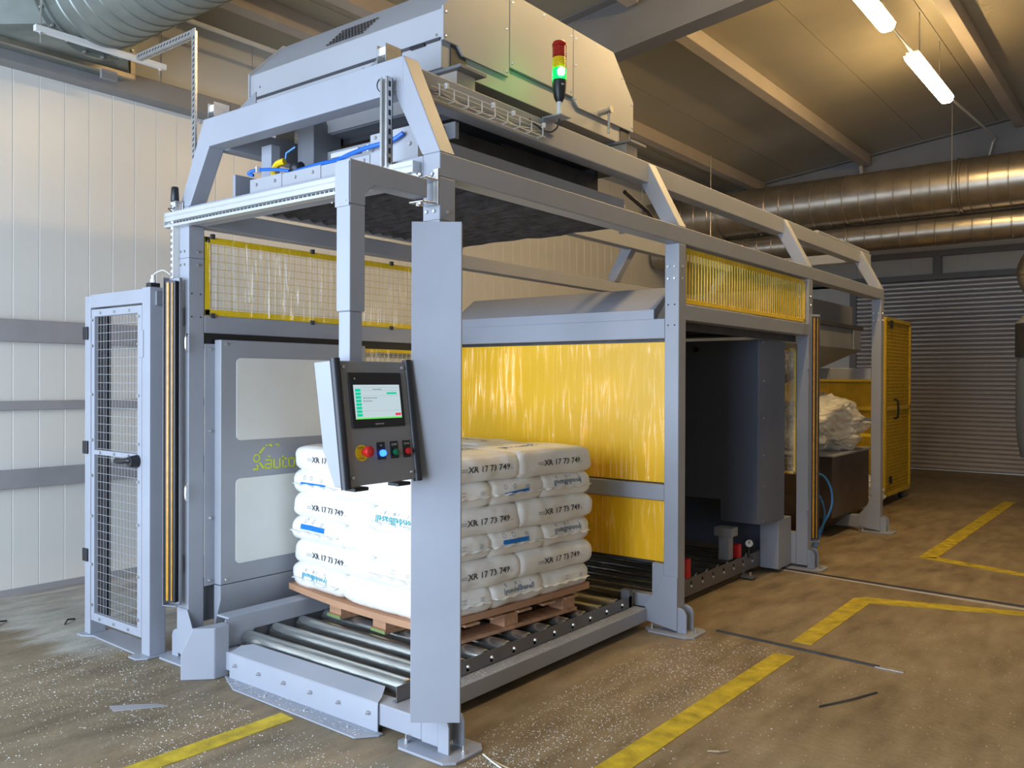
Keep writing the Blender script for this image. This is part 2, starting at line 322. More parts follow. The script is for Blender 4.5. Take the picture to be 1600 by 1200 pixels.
MB().bar((-1.37, 10.9, zc(-1.37)-.16), (-1.37, 11.05, zc(-1.37)-.45), .05, .05).build('brace', 'purlin', bpy.data.objects['trim_2'])
# back wall with the roller door
wb = struct('wall_back', 'dim back wall above the roller door')
MB().box(XL, -2.4, YB, YB+.1, 0, 3.45).build('wall_sheet', 'white', wb); MB().box(2.6, XR, YB, YB+.1, 0, 3.45).build('wall_sheet', 'white', wb)
for k in range(12): MB().box(XL+.95*k+.003, XL+.95*(k+1)-.003, YB, YB+.1, 3.4, 5.9).build('upper_sheet', 'white', wb)
for z in (3.44, 3.86, 4.4): MB().box(XL, XR, YB-.12, YB, z, z+.1).build('wall_rail', 'rafter', wb, bevel=.006)
for x in (-1.05, 1.2): MB().box(x, x+.14, YB-.1, YB, 3.54, 3.86).build('wall_stud', 'rafter', wb)
dr = struct('door_1', 'closed grey roller shutter with ribbed slats'); dm = None
pitch = 3.42/43
for k in range(43):
    if dm is None:
        pr = [(0, YB-.02, 0), (0, YB-.045, .006), (0, YB-.062, .022), (0, YB-.064, .045), (0, YB-.05, .066), (0, YB-.03, .074), (0, YB-.02, pitch)]
        mb = MB().prism([(-2.4, p[1], p[2]) for p in pr], (5, 0, 0)); dm = mb.mesh('slat', smooth=False); dm.materials.append(M['door'])
    o = bpy.data.objects.new('slat', dm); COL.objects.link(o); o.parent = dr; o.location = (0, 0, .02+pitch*k)
MB().box(-2.4, 2.6, YB-.08, YB-.02, 0, .02).build('bottom_bar', 'alu', dr)
for x in (-2.5, 2.55): MB().box(x, x+.12, YB-.1, YB+.02, 0, 3.45).build('guide_rail', 'rafter', dr)
MB().box(-2.4, 2.6, YB, YB+.02, 0, 3.45).build('backing', 'rafter', dr)
# right and front walls (behind the camera, with the open gateway that lets the daylight in)
wr_ = MB().box(XR, XR+.1, YF, YB, 0, 6.2).build('wall_right', 'white'); wr_['kind'] = 'structure'
wf = struct('wall_front')
for b in ((XL, -3.9, 0, 6.2), (2.1, XR, 0, 6.2), (-3.9, 2.1, 3.65, 6.2)): MB().box(b[0], b[1], YF-.1, YF, b[2], b[3]).build('wall_sheet', 'white', wf)
# ================================================================== MACHINE FRAME
yC, yD, yE, sW, H, HB, W = 2.208, 4.594, 6.833, .1, 2.572, 2.4665, 2.016
mf = thing('machine_frame', 'tall grey steel box-section frame of the stretch hood machine', 'machine frame', (-1, 3.4, 0))
for x in (-sW, -W):
    for y in (0, yC, yD, yE):
        if x == -W and y == yD: continue
        MB().box(x, x+sW, y, y+sW, .03, HB).build('post', 'paint', mf, bevel=.006)
    MB().box(x, x+sW, 0 if x == -sW else 0, yE+sW if x == -sW else yE+sW, HB, H).build('top_beam', 'paint', mf, bevel=.006)
MB().box(-W+sW, -sW, .001, sW, HB, H-.002).build('front_beam', 'paint', mf, bevel=.006)
XI = -.222; XJ = -W+.24
for s, xo, xi in ((1, 0, XI), (-1, -W, XJ)):
    for y in (0, yC, yD, yE):
        ow = .107*(-s); zt = 3.03 if y == 0 else 3.0
        MB().prism([(xo, y+.002, H), (xi, y+.002, zt), (xi-s*.02, y+.002, zt), (xi-.055*s, y+.002, 2.874), (xo+ow, y+.002, H)], (0, .096, 0)).build('strut', 'paint' if y == 0 else 'alu' if 0 else 'paint', mf, bevel=.005)
MB().box(XJ-.001, XI+.001, .0, .1, 2.874, 3.03).build('portal_beam', 'paint', mf, bevel=.006)
MB().box(XI-.1, XI-.0005, .1, yE+.42, 2.872, 3.005).build('top_chord', 'paint', mf, bevel=.006)
MB().box(XJ+.0005, XJ+.1, .1, yE+.42, 2.872, 3.005).build('top_chord', 'paint', mf, bevel=.006)
MB().box(XI-.1, XI, 5.5, yE+.36, 3.005, 3.03).build('chord_plate', 'paint', mf, bevel=.004)
for y in (yE,): MB().box(XJ+.1, XI-.1, y, y+.1, 2.88, 2.98).build('cross_beam', 'paint', mf, bevel=.006)
# portal at the third post
MB().box(-W+sW, -sW, yC+.001, yC+.09, 1.868, 1.995).build('cross_beam', 'paint', mf, bevel=.005)
MB().box(-W+sW, -sW, yC+.001, yC+.09, .833, .935).build('cross_beam', 'paint', mf, bevel=.005)
MB().prism([(-W+sW, yC+.02, 1.99), (-W+sW, yC+.02, 2.055), (-W+sW, yC+.26, 2.22), (-W+sW, yC+.28, 2.22), (-W+sW, yC+.05, 1.99)], (W-2*sW-.085, 0, 0)).build('sloped_cover', 'paint', mf, bevel=.004)
MB().box(-W+sW, -sW-.08, yC+.005, yC+.021, 1.99, 2.055).build('cover_lip', 'paint', mf)
MB().box(-.185, -.1, yC+.005, yC+.09, .1, .43).build('inner_stub', 'paint', mf, bevel=.005)
MB().box(-.40, -.1, yC+.02, yC+.09, .13, .215).build('lower_stub', 'paint', mf, bevel=.005)
# bottom beams
MB().box(-W+sW, -sW, .001, sW, .035, .134).build('bottom_beam', 'paint', mf, bevel=.006)
MB().box(-.313, -.213, sW, yC, .048, .133).build('bottom_beam', 'paint', mf, bevel=.006)
MB().box(-W+sW, -sW, yD+.001, yD+.099, .035, .30).build('bottom_beam', 'paint', mf, bevel=.006)
MB().box(-W+sW, -sW, yE+.001, yE+.099, .035, .165).build('bottom_beam', 'paint', mf, bevel=.006)
MB().box(-W+sW, -.52, yE-.02, yE+.1, 1.62, 1.74).build('cross_beam', 'paint', mf, bevel=.006)
MB().box(-.52, -sW, yE-.02, yE+.08, 1.34+.28, 1.5+.24).build('cross_beam', 'paint', mf, bevel=.006)
# left side rails
MB().box(-W, -W+sW, sW, yC, 1.862, 1.962).build('side_rail', 'paint', mf, bevel=.005)
MB().box(-.1, 0, yC+sW, yD, 1.985, 2.085).build('side_rail', 'paint', mf, bevel=.005)
# gussets, ribs, foot plates
for y in (0, yC, yE):
    if y: MB().prism([(-.1, y-.008, .36), (0, y-.008, .36), (0, y-.008, .02), (-.225, y-.008, .055), (-.225, y-.008, .165), (-.135, y-.008, .275)], (0, .008, 0)).build('gusset', 'paint', mf, bevel=.003)
def foot(x, y, sgn=1):
    a, b = (x-.02, x+.135) if sgn > 0 else (x-.135, x+.02)
    aa, bb = sorted((x-.22*sgn, x+.13*sgn))
    pts = [(aa+.05, y-.07), (bb-.04, y-.07), (bb, y-.03), (bb, y+.14), (bb-.04, y+.18), (aa, y+.18), (aa, y-.02)]
    MB().prism([(p[0], p[1], .001) for p in pts], (0, 0, .012)).build('foot_plate', 'paint', mf, bevel=.002)
    for yy in (y-.002, y+.094):
        e = x+.062*sgn
        MB().prism([(x, yy, .013), (e, yy, .013), (e, yy, .13), (e-.012*sgn, yy, .155), (e-.035*sgn, yy, .168), (x, yy, .17)], (0, .01, 0)).build('rib', 'paint', mf, bevel=.002)
    mb = MB()
    for px, py in ((x+.1*sgn, y+.05), (x-.17*sgn, y-.02), (x-.17*sgn, y+.14)):
        mb.cyl((px, py, .013), (px, py, .028), .011, 6); mb.cyl((px, py, .028), (px, py, .05), .005, 8)
    mb.build('anchor_bolt', 'zinc', mf, stuff=True)
for x, y, s in ((0, 0, 1), (0, yC, 1), (0, yD, 1), (0, yE, 1), (-W, 0, -1)): foot(x, y, s)
MB().prism([(-W-.001, -.008, .30), (-W+.1, -.008, .30), (-W+.17, -.008, .17), (-W+.17, -.008, .04), (-W-.001, -.008, .04)], (0, .008, 0)).build('gusset', 'paint', mf, bevel=.003)
# splice lines and bolt heads
mb = MB()
for y in (0, yC, yD, yE):
    for z in (2.245, 2.32):
        mb.bolt((0, y+.05, z), (1, 0, 0))
        for dx in (-.075, -.03): mb.bolt((dx, y, z), (0, -1, 0))
for z in (2.245, 2.32):
    for dx in (.02, .06): mb.bolt((-W+dx, 0, z), (0, -1, 0))
    mb.bolt((-W+sW, .06, z), (1, 0, 0))
mb.build('bolt_heads', 'zinc', mf, smooth=True, stuff=True)
mb = MB()
for z in (1.95, 2.08):
    for dx in (-.075, -.03): mb.bolt((dx, yC, z), (0, -1, 0), .006, .002)
    for dy in (.02, .075): mb.bolt((-W+sW, dy, z), (1, 0, 0), .005, .002)
mb.build('plug_holes', 'black', mf, stuff=True)
mb = MB().box(-W-.001, -W+sW+.001, -.001, .101, 2.281, 2.283)
mb.box(-.101, .001, -.001, .101, 2.281, 2.283).build('splice_joint', 'dark', mf)
# front aluminium rail with cable slot
ar = thing('aluminium_rail', 'pale aluminium profile rail along the front top beam', 'rail', (-1.1, -.03, 2.46))
MB().prism([(-2.075, -.001, 2.458), (-2.075, -.052, 2.458), (-2.075, -.052, 2.472), (-2.075, -.03, 2.475), (-2.075, -.03, 2.487), (-2.075, -.052, 2.49), (-2.075, -.052, 2.512), (-2.075, -.047, 2.516), (-2.075, -.052, 2.52), (-2.075, -.052, 2.54), (-2.075, -.001, 2.54)], (1.965, 0, 0)).build('profile', 'alu', ar)
mb = MB()
for k in range(60): mb.box(-2.05+k*.032, -2.03+k*.032, -.034, -.029, 2.476, 2.486)
mb.build('slot_teeth', 'dark', ar, stuff=True)
MB().box(-2.079, -2.075, -.055, 0, 2.455, 2.543).build('end_cap', 'alu', ar)
# vertical strut channel on the front portal
uc = thing('slotted_channel', 'zinc slotted channel standing upright at the front portal', 'channel', (-.28, -.03, 2.53))
MB().box(-.303, -.259, -.030, -.026, 2.53, 2.93).box(-.303, -.299, -.060, -.026, 2.53, 2.93).box(-.263, -.259, -.060, -.026, 2.53, 2.93).box(-.303, -.291, -.062, -.058, 2.53, 2.93).box(-.271, -.259, -.062, -.058, 2.53, 2.93).build('channel_body', 'zinc', uc)
mb = MB()
for k in range(9): mb.box(-.2595, -.2585, -.052, -.038, 2.55+k*.042, 2.575+k*.042)
mb.build('slot_holes', 'black', uc, stuff=True)
MB().tube([(-.303, -.05, 2.92)]+[(-.303-.02*math.sin(t), -.05-.01*math.sin(t), 2.92-.02+.03*math.cos(t)) for t in [.3*i for i in range(1, 10)]], .003, 6).build('cable_loop', 'dark', uc)
# ================================================================== PLATFORM + MECHANISM
pf = thing('lifting_platform', 'dark underside platform hanging below the front top frame', 'platform', (-1, 1.1, 2.6))
MB().box(-.325, -.30, .15, 2.04, 2.575, 2.746).build('side_plate', 'paint', pf, bevel=.003)
MB().box(-1.72, -1.695, .15, 2.04, 2.545, 2.746).build('side_plate', 'paint', pf, bevel=.003)
MB().box(-1.695, -.325, .15, .17, 2.545, 2.62).build('end_plate', 'dark', pf)
MB().box(-1.695, -.325, 2.015, 2.04, 2.575, 2.746).build('end_plate', 'paint', pf, bevel=.003)
MB().box(-1.69, -.33, .17, 2.01, 2.60, 2.63).build('deck', 'dark', pf)
random.seed(5)
for k in range(19):
    y = .17+k*.0965; vs = []; mb = MB(); nseg = 24
    for i in range(nseg+1):
        x = -1.69+1.36*i/nseg; d = .012*noise.noise(Vector((x*9, k*1.7, 0))); e = .008*noise.noise(Vector((x*11, k*2.3, 5)))
        vs += [(x, y+.004+e, 2.60), (x, y+.02+e, 2.565+d), (x, y+.05+e, 2.552+d), (x, y+.08+e, 2.57+d), (x, y+.094, 2.60)]
    mb.add(vs, [(i*5+j, i*5+j+1, i*5+j+6, i*5+j+5) for i in range(nseg) for j in range(4)]).build('slat', 'brush', pf, smooth=True)
mc = thing('drive_mechanism', 'dark drive mechanism with grey bolted plates inside the top portal', 'machine part', (-1, .5, 2.6))
for x0, x1, z0, z1 in ((-1.525, -1.245, 2.60, 2.685), (-1.245, -.93, 2.612, 2.68), (-.93, -.57, 2.60, 2.675), (-.57, -.25, 2.60, 2.765)):
    MB().box(x0+.002, x1-.002, .125, .148, z0, z1).build('bracket_plate', 'hood', mc, bevel=.003)
mb = MB()
for x, z in ((-1.46, 2.65), (-1.30, 2.65), (-1.13, 2.645), (-.99, 2.65), (-.80, 2.64), (-.61, 2.65), (-.53, 2.745), (-.30, 2.68)): mb.bolt((x, .125, z), (0, -1, 0), .011, .01)
mb.build('bolt_heads', 'zinc', mc, smooth=True, stuff=True)
MB().box(-1.34, -.36, .5, .53, 2.80, 2.885).build('channel_plate', 'hood', mc, bevel=.004)
MB().box(-1.72, -.36, .62, 2.2, 2.95, 3.0).build('tray', 'dark', mc)
MB().box(-1.34, -.36, .5, .53, 2.99, 3.065).build('channel_plate', 'hood', mc, bevel=.006)
MB().box(-1.34, -.36, .52, .9, 2.985, 2.992).build('channel_base', 'paint2', mc)
MB().box(-1.466, -1.325, .40, .6, 2.60, 3.04).build('gear_box', 'paint2', mc, bevel=.004)
MB().box(-1.58, -1.49, .24, .30, 2.60, 2.90).build('upright', 'paint', mc, bevel=.003)
MB().box(-.47, -.43, .35, 1.0, 2.75, 2.87).build('inner_wall', 'dark', mc, bevel=.003)
MB().box(-.47, -.45, 1.0, 1.95, 2.75, 2.9).build('inner_wall', 'dark', mc, bevel=.003)
MB().box(-1.72, -.46, 1.95, 1.98, 2.75, 2.95).build('rear_wall', 'dark', mc)
MB().lathe([(.035, 0), (.042, .01), (.042, .06), (.03, .075)], (-1.29, .28, 2.70), (0, -.4, 1), 16).build('black_motor', 'black', mc, smooth=True, label='black motor')
MB().tube([(-1.38, .2, 2.68), (-1.40, .19, 2.72), (-1.37, .19, 2.76), (-1.32, .2, 2.77)], .018, 8).build('yellow_cable', 'yframe', mc, smooth=True, label='yellow cable')
MB().box(-.86, -.66, .13, .16, 2.70, 2.725).build('switch_rail', 'alu', mc, bevel=.002)
bh = thing('blue_hose_bundle', 'bundle of bright blue air hoses in the top portal', 'hose', (-1, .12, 2.75))
MB().tube([(-1.47, .11, 2.70), (-1.50, .10, 2.71), (-1.47, .11, 2.725), (-1.38, .12, 2.72), (-1.28, .12, 2.705), (-1.20, .14, 2.69)], .009, 8).build('hose', 'hose', bh, smooth=True)
MB().tube([(-1.20, .17, 2.69), (-1.0, .17, 2.70), (-.85, .16, 2.695), (-.70, .11, 2.69), (-.55, .09, 2.695), (-.40, .10, 2.705), (-.33, .11, 2.73)], .011, 8).build('hose', 'hose', bh, smooth=True)
MB().tube([(-1.34, .22, 2.77), (-1.33, .22, 2.82), (-1.28, .24, 2.85)], .006, 6).build('hose', 'hosec', bh, smooth=True)
for x, z in ((-.55, 2.695), (-.43, 2.705), (-1.42, 2.722)): MB().box(x-.004, x+.004, .092, .122, z-.016, z+.016).build('cable_tie', 'whitep', bh)
# ================================================================== HOOD
hx0, hx1 = -2.01, -.40
hd = thing('top_housing', 'large grey sheet metal housing with chamfered roof on top of the machine', 'housing', (-1.2, 1.4, 3.1))
prof = [(.46, 3.30), (.46, 3.445), (.71, 3.70), (2.06, 3.70), (2.31, 3.445), (2.31, 3.30)]
MB().prism([(hx0+.012, y, z) for y, z in prof], (hx1-hx0-.024, 0, 0)).build('roof', 'hood', hd, bevel=.004)
MB().prism([(hx0+.012, .455, 3.15), (hx0+.012, 2.305, 3.15), (hx0+.012, 2.305, 3.296), (hx0+.012, .455, 3.296)], (hx1-hx0-.026, 0, 0)).build('base_box', 'hood', hd, bevel=.004)
for x in (hx1-.012, hx0):
    # three bolted side sheets
    for a, b, pts in ((0, 0, [(.452, 3.285), (.452, 3.455), (.705, 3.708), (.98, 3.708), (.98, 3.245), (.60, 3.245), (.56, 3.285)]),
                      (1, 0, [(.985, 3.36), (.985, 3.708), (1.60, 3.708), (1.60, 3.36)]),
                      (2, 0, [(1.605, 3.29), (1.605, 3.708), (2.065, 3.708), (2.318, 3.45), (2.318, 3.25), (1.66, 3.25)])):
        if a == 1: pts = [(.985, 3.30), (.985, 3.708), (1.60, 3.708), (1.60, 3.30)]
        MB().prism([(x, y, z) for y, z in pts], (.014, 0, 0)).build('side_sheet', 'hood', hd, bevel=.002)
mb = MB()
for y, z in ((.475, 3.43), (.475, 3.31), (.96, 3.66), (.96, 3.5), (.96, 3.27), (1.01, 3.66), (1.01, 3.33), (1.3, 3.69), (1.58, 3.66), (1.58, 3.33), (1.63, 3.66), (1.63, 3.5), (1.63, 3.3), (1.85, 3.69), (2.17, 3.57), (2.30, 3.43), (2.30, 3.28)):
    mb.bolt((hx1+.002, y, z), (1, 0, 0), .008, .005)
for x, z in ((-1.33, 3.21), (-.45, 3.32), (-1.9, 3.36)): mb.bolt((x, .46, z), (0, -1, 0), .008, .005)
mb.build('screw_heads', 'zinc', hd, smooth=True, stuff=True)
for y0 in (.52, 2.17): MB().box(hx1-.015, hx1-.009, y0, y0+.115, 3.165, 3.285).build('fork_pocket', 'dark', hd)
MB().box(hx0+.02, hx1-.02, .448, .456, 3.285, 3.30).build('seam_lip', 'dark', hd)
MB().box(-.62, -.52, .440, .458, 3.278, 3.292).build('latch', 'black', hd)
mb = MB()
for i in range(12):
    for j in range(6):
        yy = .46+.25*(.14+.09*j); zz = 3.445+.255*(.14+.09*j)
        x = -1.33+.026*i
        mb.prism([(x, yy-.004, zz+.0005), (x+.012, yy-.004, zz+.0005), (x+.012, yy+.006, zz+.0105), (x, yy+.006, zz+.0105)], (0, -.003, .003))
mb.build('vent_slots', 'black', hd, stuff=True)
for y in (.55, 2.2):
    for x in (-.42, -1.87): MB().box(x-.06, x+.07, y-.05, y+.09, 3.006, 3.134).build('support_block', 'purlin', hd, bevel=.003)
    MB().box(-1.95, -.30, y-.08, y+.12, 3.134, 3.149).build('support_plate', 'paint2', hd)
MB().cyl((-.33, 1.90, 3.14), (-.33, 1.90, 3.28), .008, 8).cyl((-.40, 1.90, 3.28), (-.31, 1.90, 3.285), .022, 10).build('rod', 'zinc', hd, smooth=True)
# lifting lugs on front portal beam
for x, lab in ((-.36, 'zinc roller bracket standing on the portal beam, near its right end'), (-1.70, 'zinc roller bracket standing on the portal beam, near its left end')):
    lg = thing('roller_bracket', lab, 'bracket', (x, .05, 3.03), 'roller brackets on the portal beam')
    MB().box(x-.03, x-.026, .0, .1, 3.03, 3.11).box(x+.026, x+.03, .0, .1, 3.03, 3.11).box(x-.03, x+.03, .096, .1, 3.03, 3.11).build('bracket_cheeks', 'zinc', lg)
    MB().box(x-.026, x+.026, .01, .06, 3.065, 3.10).build('sliding_block', 'whitep', lg)
    MB().prism([(x+.031, .03, 3.03), (x+.22, .03, 3.03), (x+.031, .03, 3.10)] if x > -1 and 0 else [(x-.031, .06, 3.03), (x-.20, .06, 3.03), (x-.031, .06, 3.11)] if x > -1 else [(x+.10, .06, 3.03), (x+.32, .06, 3.03), (x+.32, .06, 3.12)], (0, .006, 0)).build('gusset_plate', 'paint2', lg)
    MB().bolt((x-.15, .03, 3.03), (0, 0, 1), .009, .014).bolt((x-.09, .03, 3.03), (0, 0, 1), .009, .014).build('bolt', 'zinc', lg)
# ================================================================== SIGNAL TOWER, CABLE TRAY
tx, ty = -.15, 1.10
st = thing('signal_tower', 'stack light with red, yellow and glowing green lenses', 'signal light', (tx, ty, 3.0))
MB().prism([(-.221, ty-.06, 2.93), (-.221, ty+.05, 2.93), (-.221, ty+.05, 3.012), (-.221, ty-.06, 3.012)], (.006, 0, 0)).box(-.221, tx+.045, ty-.05, ty+.05, 3.006, 3.014).build('bracket', 'paint', st, bevel=.003)
MB().cyl((tx, ty, 3.014), (tx, ty, 3.10), .014, 14).build('stem', 'whitep', st, smooth=True)
MB().lathe([(.018, 0), (.028, .02), (.036, .06), (.039, .10), (.039, .115)], (tx, ty, 3.092), n=24).build('black_base', 'black', st, smooth=True, label='black tapered base')
for z0, z1, m_, nm in ((3.207, 3.268, 'greenl', 'green_lens'), (3.270, 3.328, 'yell', 'yellow_lens'), (3.330, 3.388, 'redl', 'red_lens')):
    pr = [(.036, 0)]
    for k in range(6): pr += [(.0385, (z1-z0)*(k+.3)/6), (.0365, (z1-z0)*(k+.9)/6)]
    pr.append((.036, z1-z0)); MB().lathe(pr, (tx, ty, z0), n=24).build(nm, m_, st, smooth=True, label=nm.replace('_', ' '))
MB().lathe([(.012, 0), (.02, .01), (.02, .03), (.012, .04)], (tx+.028, ty-.024, 3.222), n=12).build('green_glow_core', 'greenc', st, smooth=True)
MB().lathe([(.039, 0), (.040, .012), (.034, .024)], (tx, ty, 3.388), n=24).build('cap', 'redl', st, smooth=True)
mb = MB(); text_on(mb, 'ETN', (tx+.036, ty-.028, 3.172), (.45, .89*.6, 0), (0, 0, 1), .026, .009); 
for v in mb.v: d = Vector((v.x-tx, v.y-ty, 0)).normalized(); v.x = tx+d.x*.0400; v.y = ty+d.y*.0400
mb.build('maker_text', 'whitep', st)
lt = bpy.data.lights.new('green_glow', 'POINT'); lt.color = (0, 1, .15); lt.energy = .5; lt.shadow_soft_size = .02
lo = bpy.data.objects.new('green_glow', lt); COL.objects.link(lo); lo.location = (tx-.075, ty-.03, 3.235)
MB().tube([(tx, ty, 3.0), (tx+.0, ty-.02, 2.95), (tx-.02, ty-.06, 2.92), (-.20, ty-.12, 2.94), (-.215, ty-.18, 2.97)], .005, 6).build('cable', 'dark', st, smooth=True)
ct = thing('wire_cable_tray', 'white wire cable tray with thin cables on the side of the top chord', 'cable tray', (-.2, .6, 2.93))
mb = MB()
for z in (2.94, 2.885): mb.bar((-.215, .17, z), (-.215, 1.0, z), .004, .004); mb.bar((-.17, .17, z), (-.17, 1.0, z), .004, .004)
for k in range(9):
    y = .18+k*.10; mb.bar((-.218, y, 2.885), (-.168, y, 2.885), .004, .004); mb.bar((-.17, y, 2.885), (-.17, y, 2.94), .004, .004)
mb.build('wire_basket', 'whitep', ct)
for k in range(3): MB().tube([(-.20+.01*k, .17+.083*i, 2.90+.012*math.sin(i*1.3+k)) for i in range(11)], .004, 5).build('cable', 'girt', ct, smooth=True)
for y in (.22, .56, .72, .98): MB().box(-.18, -.16, y, y+.012, 2.93, 2.955).build('white_tie', 'whitep', ct)
# ================================================================== CONTROL PENDANT
pn = thing('control_pendant', 'grey control box with touch screen hanging from a swivel arm', 'control panel', (-.04, -.46, 1.7))
MB().prism([(-.08, -.5, 2.44), (-.08, -.5, 2.27), (-.08, -.42, 2.27), (-.08, -.42, 2.315), (-.08, -.37, 2.36), (-.08, -.075, 2.36), (-.08, -.075, 2.44)], (.08, 0, 0)).build('arm', 'paint', pn, bevel=.005)
MB().box(-.079, -.001, -.499, -.421, 1.86, 2.27).build('drop_tube', 'paint', pn, bevel=.005)
MB().box(-.072, -.008, -.492, -.428, 1.62, 1.86).build('inner_tube', 'paint', pn, bevel=.004)
MB().box(-.082, -.002, -.504, -.50, 2.26, 2.43).build('cover_plate', 'paint', pn, bevel=.002)
MB().box(-.03, .0, -.012, -.001, 2.342, 2.50).box(-.085, -.005, -.10, -.002, 2.342, 2.350).box(-.085, -.0, -.09, -.002, 2.444, 2.451).build('hinge_bracket', 'zinc', pn, bevel=.003)
mb = MB()
for x, y in ((-.06, -.07), (-.03, -.09)): mb.cyl((x, y, 2.333), (x, y, 2.342), .01, 6); mb.cyl((x, y, 2.453), (x, y, 2.463), .01, 6)
mb.bolt((-.03, -.012, 2.475), (0, -1, 0)).bolt((-.095, -.505, 2.28), (0, -1, 0), .004, .003).bolt((-.02, -.504, 2.28), (0, -1, 0), .004, .003).build('hinge_bolts', 'zinc', pn, stuff=True)
y0, y1 = -.585, -.185
tl, bl2 = Vector((0, 0, 1.672)), Vector((.066, 0, 1.198))
MB().prism([(-.105, y0, 1.664), (.0, y0, 1.670), (.062, y0, 1.200), (.016, y0, 1.199), (-.05, y0, 1.33)], (0, y1-y0, 0)).build('enclosure', 'paint', pn, bevel=.004)
dn = (bl2-tl).normalized(); nn = Vector((-dn.z, 0, dn.x))  # outward normal
if nn.x < 0: nn = -nn
def fp(u, v, d=0): return Vector((tl.x, y0, tl.z))+Vector((0, 1, 0))*(u*(y1-y0))+dn*(v*(bl2-tl).length)+nn*d   # u right, v down, both 0..1
def fbox(mb, u0, u1, v0, v1, d0, d1): return mb.prism([fp(u0, v0, d0), fp(u1, v0, d0), fp(u1, v1, d0), fp(u0, v1, d0)], nn*(d1-d0))
fbox(MB(), .06, .94, .01, .99, .001, .006).build('front_panel', 'panelf', pn, bevel=.002)
for u, nm in ((.03, 0), (.97, 1)):
    a = fp(u, -.012, .002); b = fp(u, 1.012, .002); MB().cyl(a, b, .019, 20).build('grip_bar', 'black', pn, smooth=True, label='black rounded edge strip')
fbox(MB(), .155, .845, .10, .545, .006, .013).build('screen_bezel', 'black', pn, bevel=.003)
sc = fbox(MB(), .20, .80, .20, .475, .0131, .0141).build('screen', 'scr', pn)
dz = .0143
for i in range(8): fbox(MB(), .215, .285, .232+.0285*i, .255+.0285*i, dz, dz+.0004).build('green_tab', 'scr_g', sc)
fbox(MB(), .62, .755, .262, .279, dz, dz+.0004).build('green_field', 'scr_g', sc)
fbox(MB(), .20, .80, .464, .475, dz, dz+.0004).build('lime_bar', 'scr_l', sc)
fbox(MB(), .715, .79, .434, .455, dz, dz+.0004).build('red_field', 'scr_r', sc)
mb = MB()
for v in (.222, .245, .29, .41): fbox(mb, .295, .78, v, v+.0012, dz, dz+.0003)
for v, a, b in ((.302, .335, .49), (.326, .335, .42), (.232, .44, .56)):
    u = a
    random.seed(int(v*1000))
    while u < b: wdt = .006+.012*random.random(); fbox(mb, u, u+wdt, v+.002, v+.009, dz, dz+.0003); u += wdt+.004
for v in (.302, .326): fbox(mb, .312, .326, v, v+.011, dz, dz+.0003)
mb.build('screen_text_lines', 'scr_k', sc)
mb = MB(); text_on(mb, 'autom', fp(.44, .522, .0133), (0, 1, 0), -dn, .045, .007); mb.build('maker_text', 'whitep', pn)
mb = MB().cyl(fp(.225, .15, .013), fp(.225, .15, .0136), .003, 8); mb.build('status_dot', 'whitep', pn)
# buttons
es = MB().cyl(fp(.245, .74, .006), fp(.245, .74, .010), .031, 28).build('yellow_ring', 'btn_y', pn, smooth=True, label='yellow round plate')
mb = MB(); text_on(mb, 'STOP', fp(.19, .79, .0104), (0, 1, 0), -dn, .03, .006); text_on(mb, 'STOP', fp(.19, .705, .0104), (0, 1, 0), -dn, .03, .006); mb.build('ring_text', 'ink', es)
pr = [(.012, 0), (.012, .018), (.020, .02), (.022, .030), (.019, .040), (.010, .044)]
MB().lathe(pr, fp(.265, .735, .009), nn, 24).build('stop_knob', 'red', pn, smooth=True, label='red mushroom button')
for u, m_, t, lab in ((.50, 'btn_b', 'O', 'blue glowing button'), (.675, 'btn_g', 'START', 'green button'), (.845, 'red', 'STOP', 'red button')):
    pl = fbox(MB(), u-.055, u+.045, .665, .805, .006, .009).build('button_plate', 'black', pn)
    mb = MB(); text_on(mb, t, fp(u-.042 if t != 'O' else u-.02, .70, .0093), (0, 1, 0), -dn, .030 if t != 'O' else .012, .008); mb.build('plate_text', 'whitep', pl)
    MB().lathe([(.0125, 0), (.0135, .006), (.012, .014), (.006, .016)], fp(u-.002, .755, .009), nn, 20).build('button', m_, pn, smooth=True, label=lab)
mb = MB()
for u, v in ((.115, .055), (.885, .055), (.115, .93), (.885, .93)): mb.lathe([(.009, 0), (.008, .004), (.004, .006)], fp(u, v, .006), nn, 12)
mb.build('panel_screws', 'zinc', pn, smooth=True, stuff=True)
for u in (.22, .78): a = fp(u-.08, 1.0, -.02); MB().box(a.x-.04, a.x+.02, a.y, a.y+.07, a.z-.016, a.z-.002).build('cable_gland', 'black', pn, bevel=.003)
# ================================================================== LIGHT CURTAINS
def curtain(cx, cy, ang, z0, z1, lab, wd=.2, parts=True, dep=.05):
    t = thing('light_curtain', lab, 'light curtain', (cx, cy, z0), 'light curtains on the posts')
    t.rotation_euler = (0, 0, ang)   # local: plate faces -Y, channel opens to +Y
    h = z1-z0
    MB().box(-wd/2, wd/2, -.004, 0, 0, h).box(-wd/2, -wd/2+.004, 0, dep, 0, h).box(wd/2-.004, wd/2, 0, dep, 0, h).build('guard_plate', 'paint', t, bevel=.004, local=True)
    MB().box(-.03, .03, .005, dep-.008, .04, h-.04).build('sensor_strip', 'black', t, local=True)
    MB().box(-.022, -.008, dep-.008, dep-.004, .05, h-.05).build('orange_lens', 'orange', t, local=True)
    MB().box(.006, .020, dep-.008, dep-.004, .05, h-.05).build('orange_lens', 'orange', t, local=True)
    return t
curtain(.088, -.112, YAW, .195, 2.245, 'long flat grey guard plate upright in front of the nearest post', .204)
for z in (.35, 1.95): MB().box(-.02, .05, -.09, 0, z, z+.08).build('mount_bracket', 'paint', mf, bevel=.003)
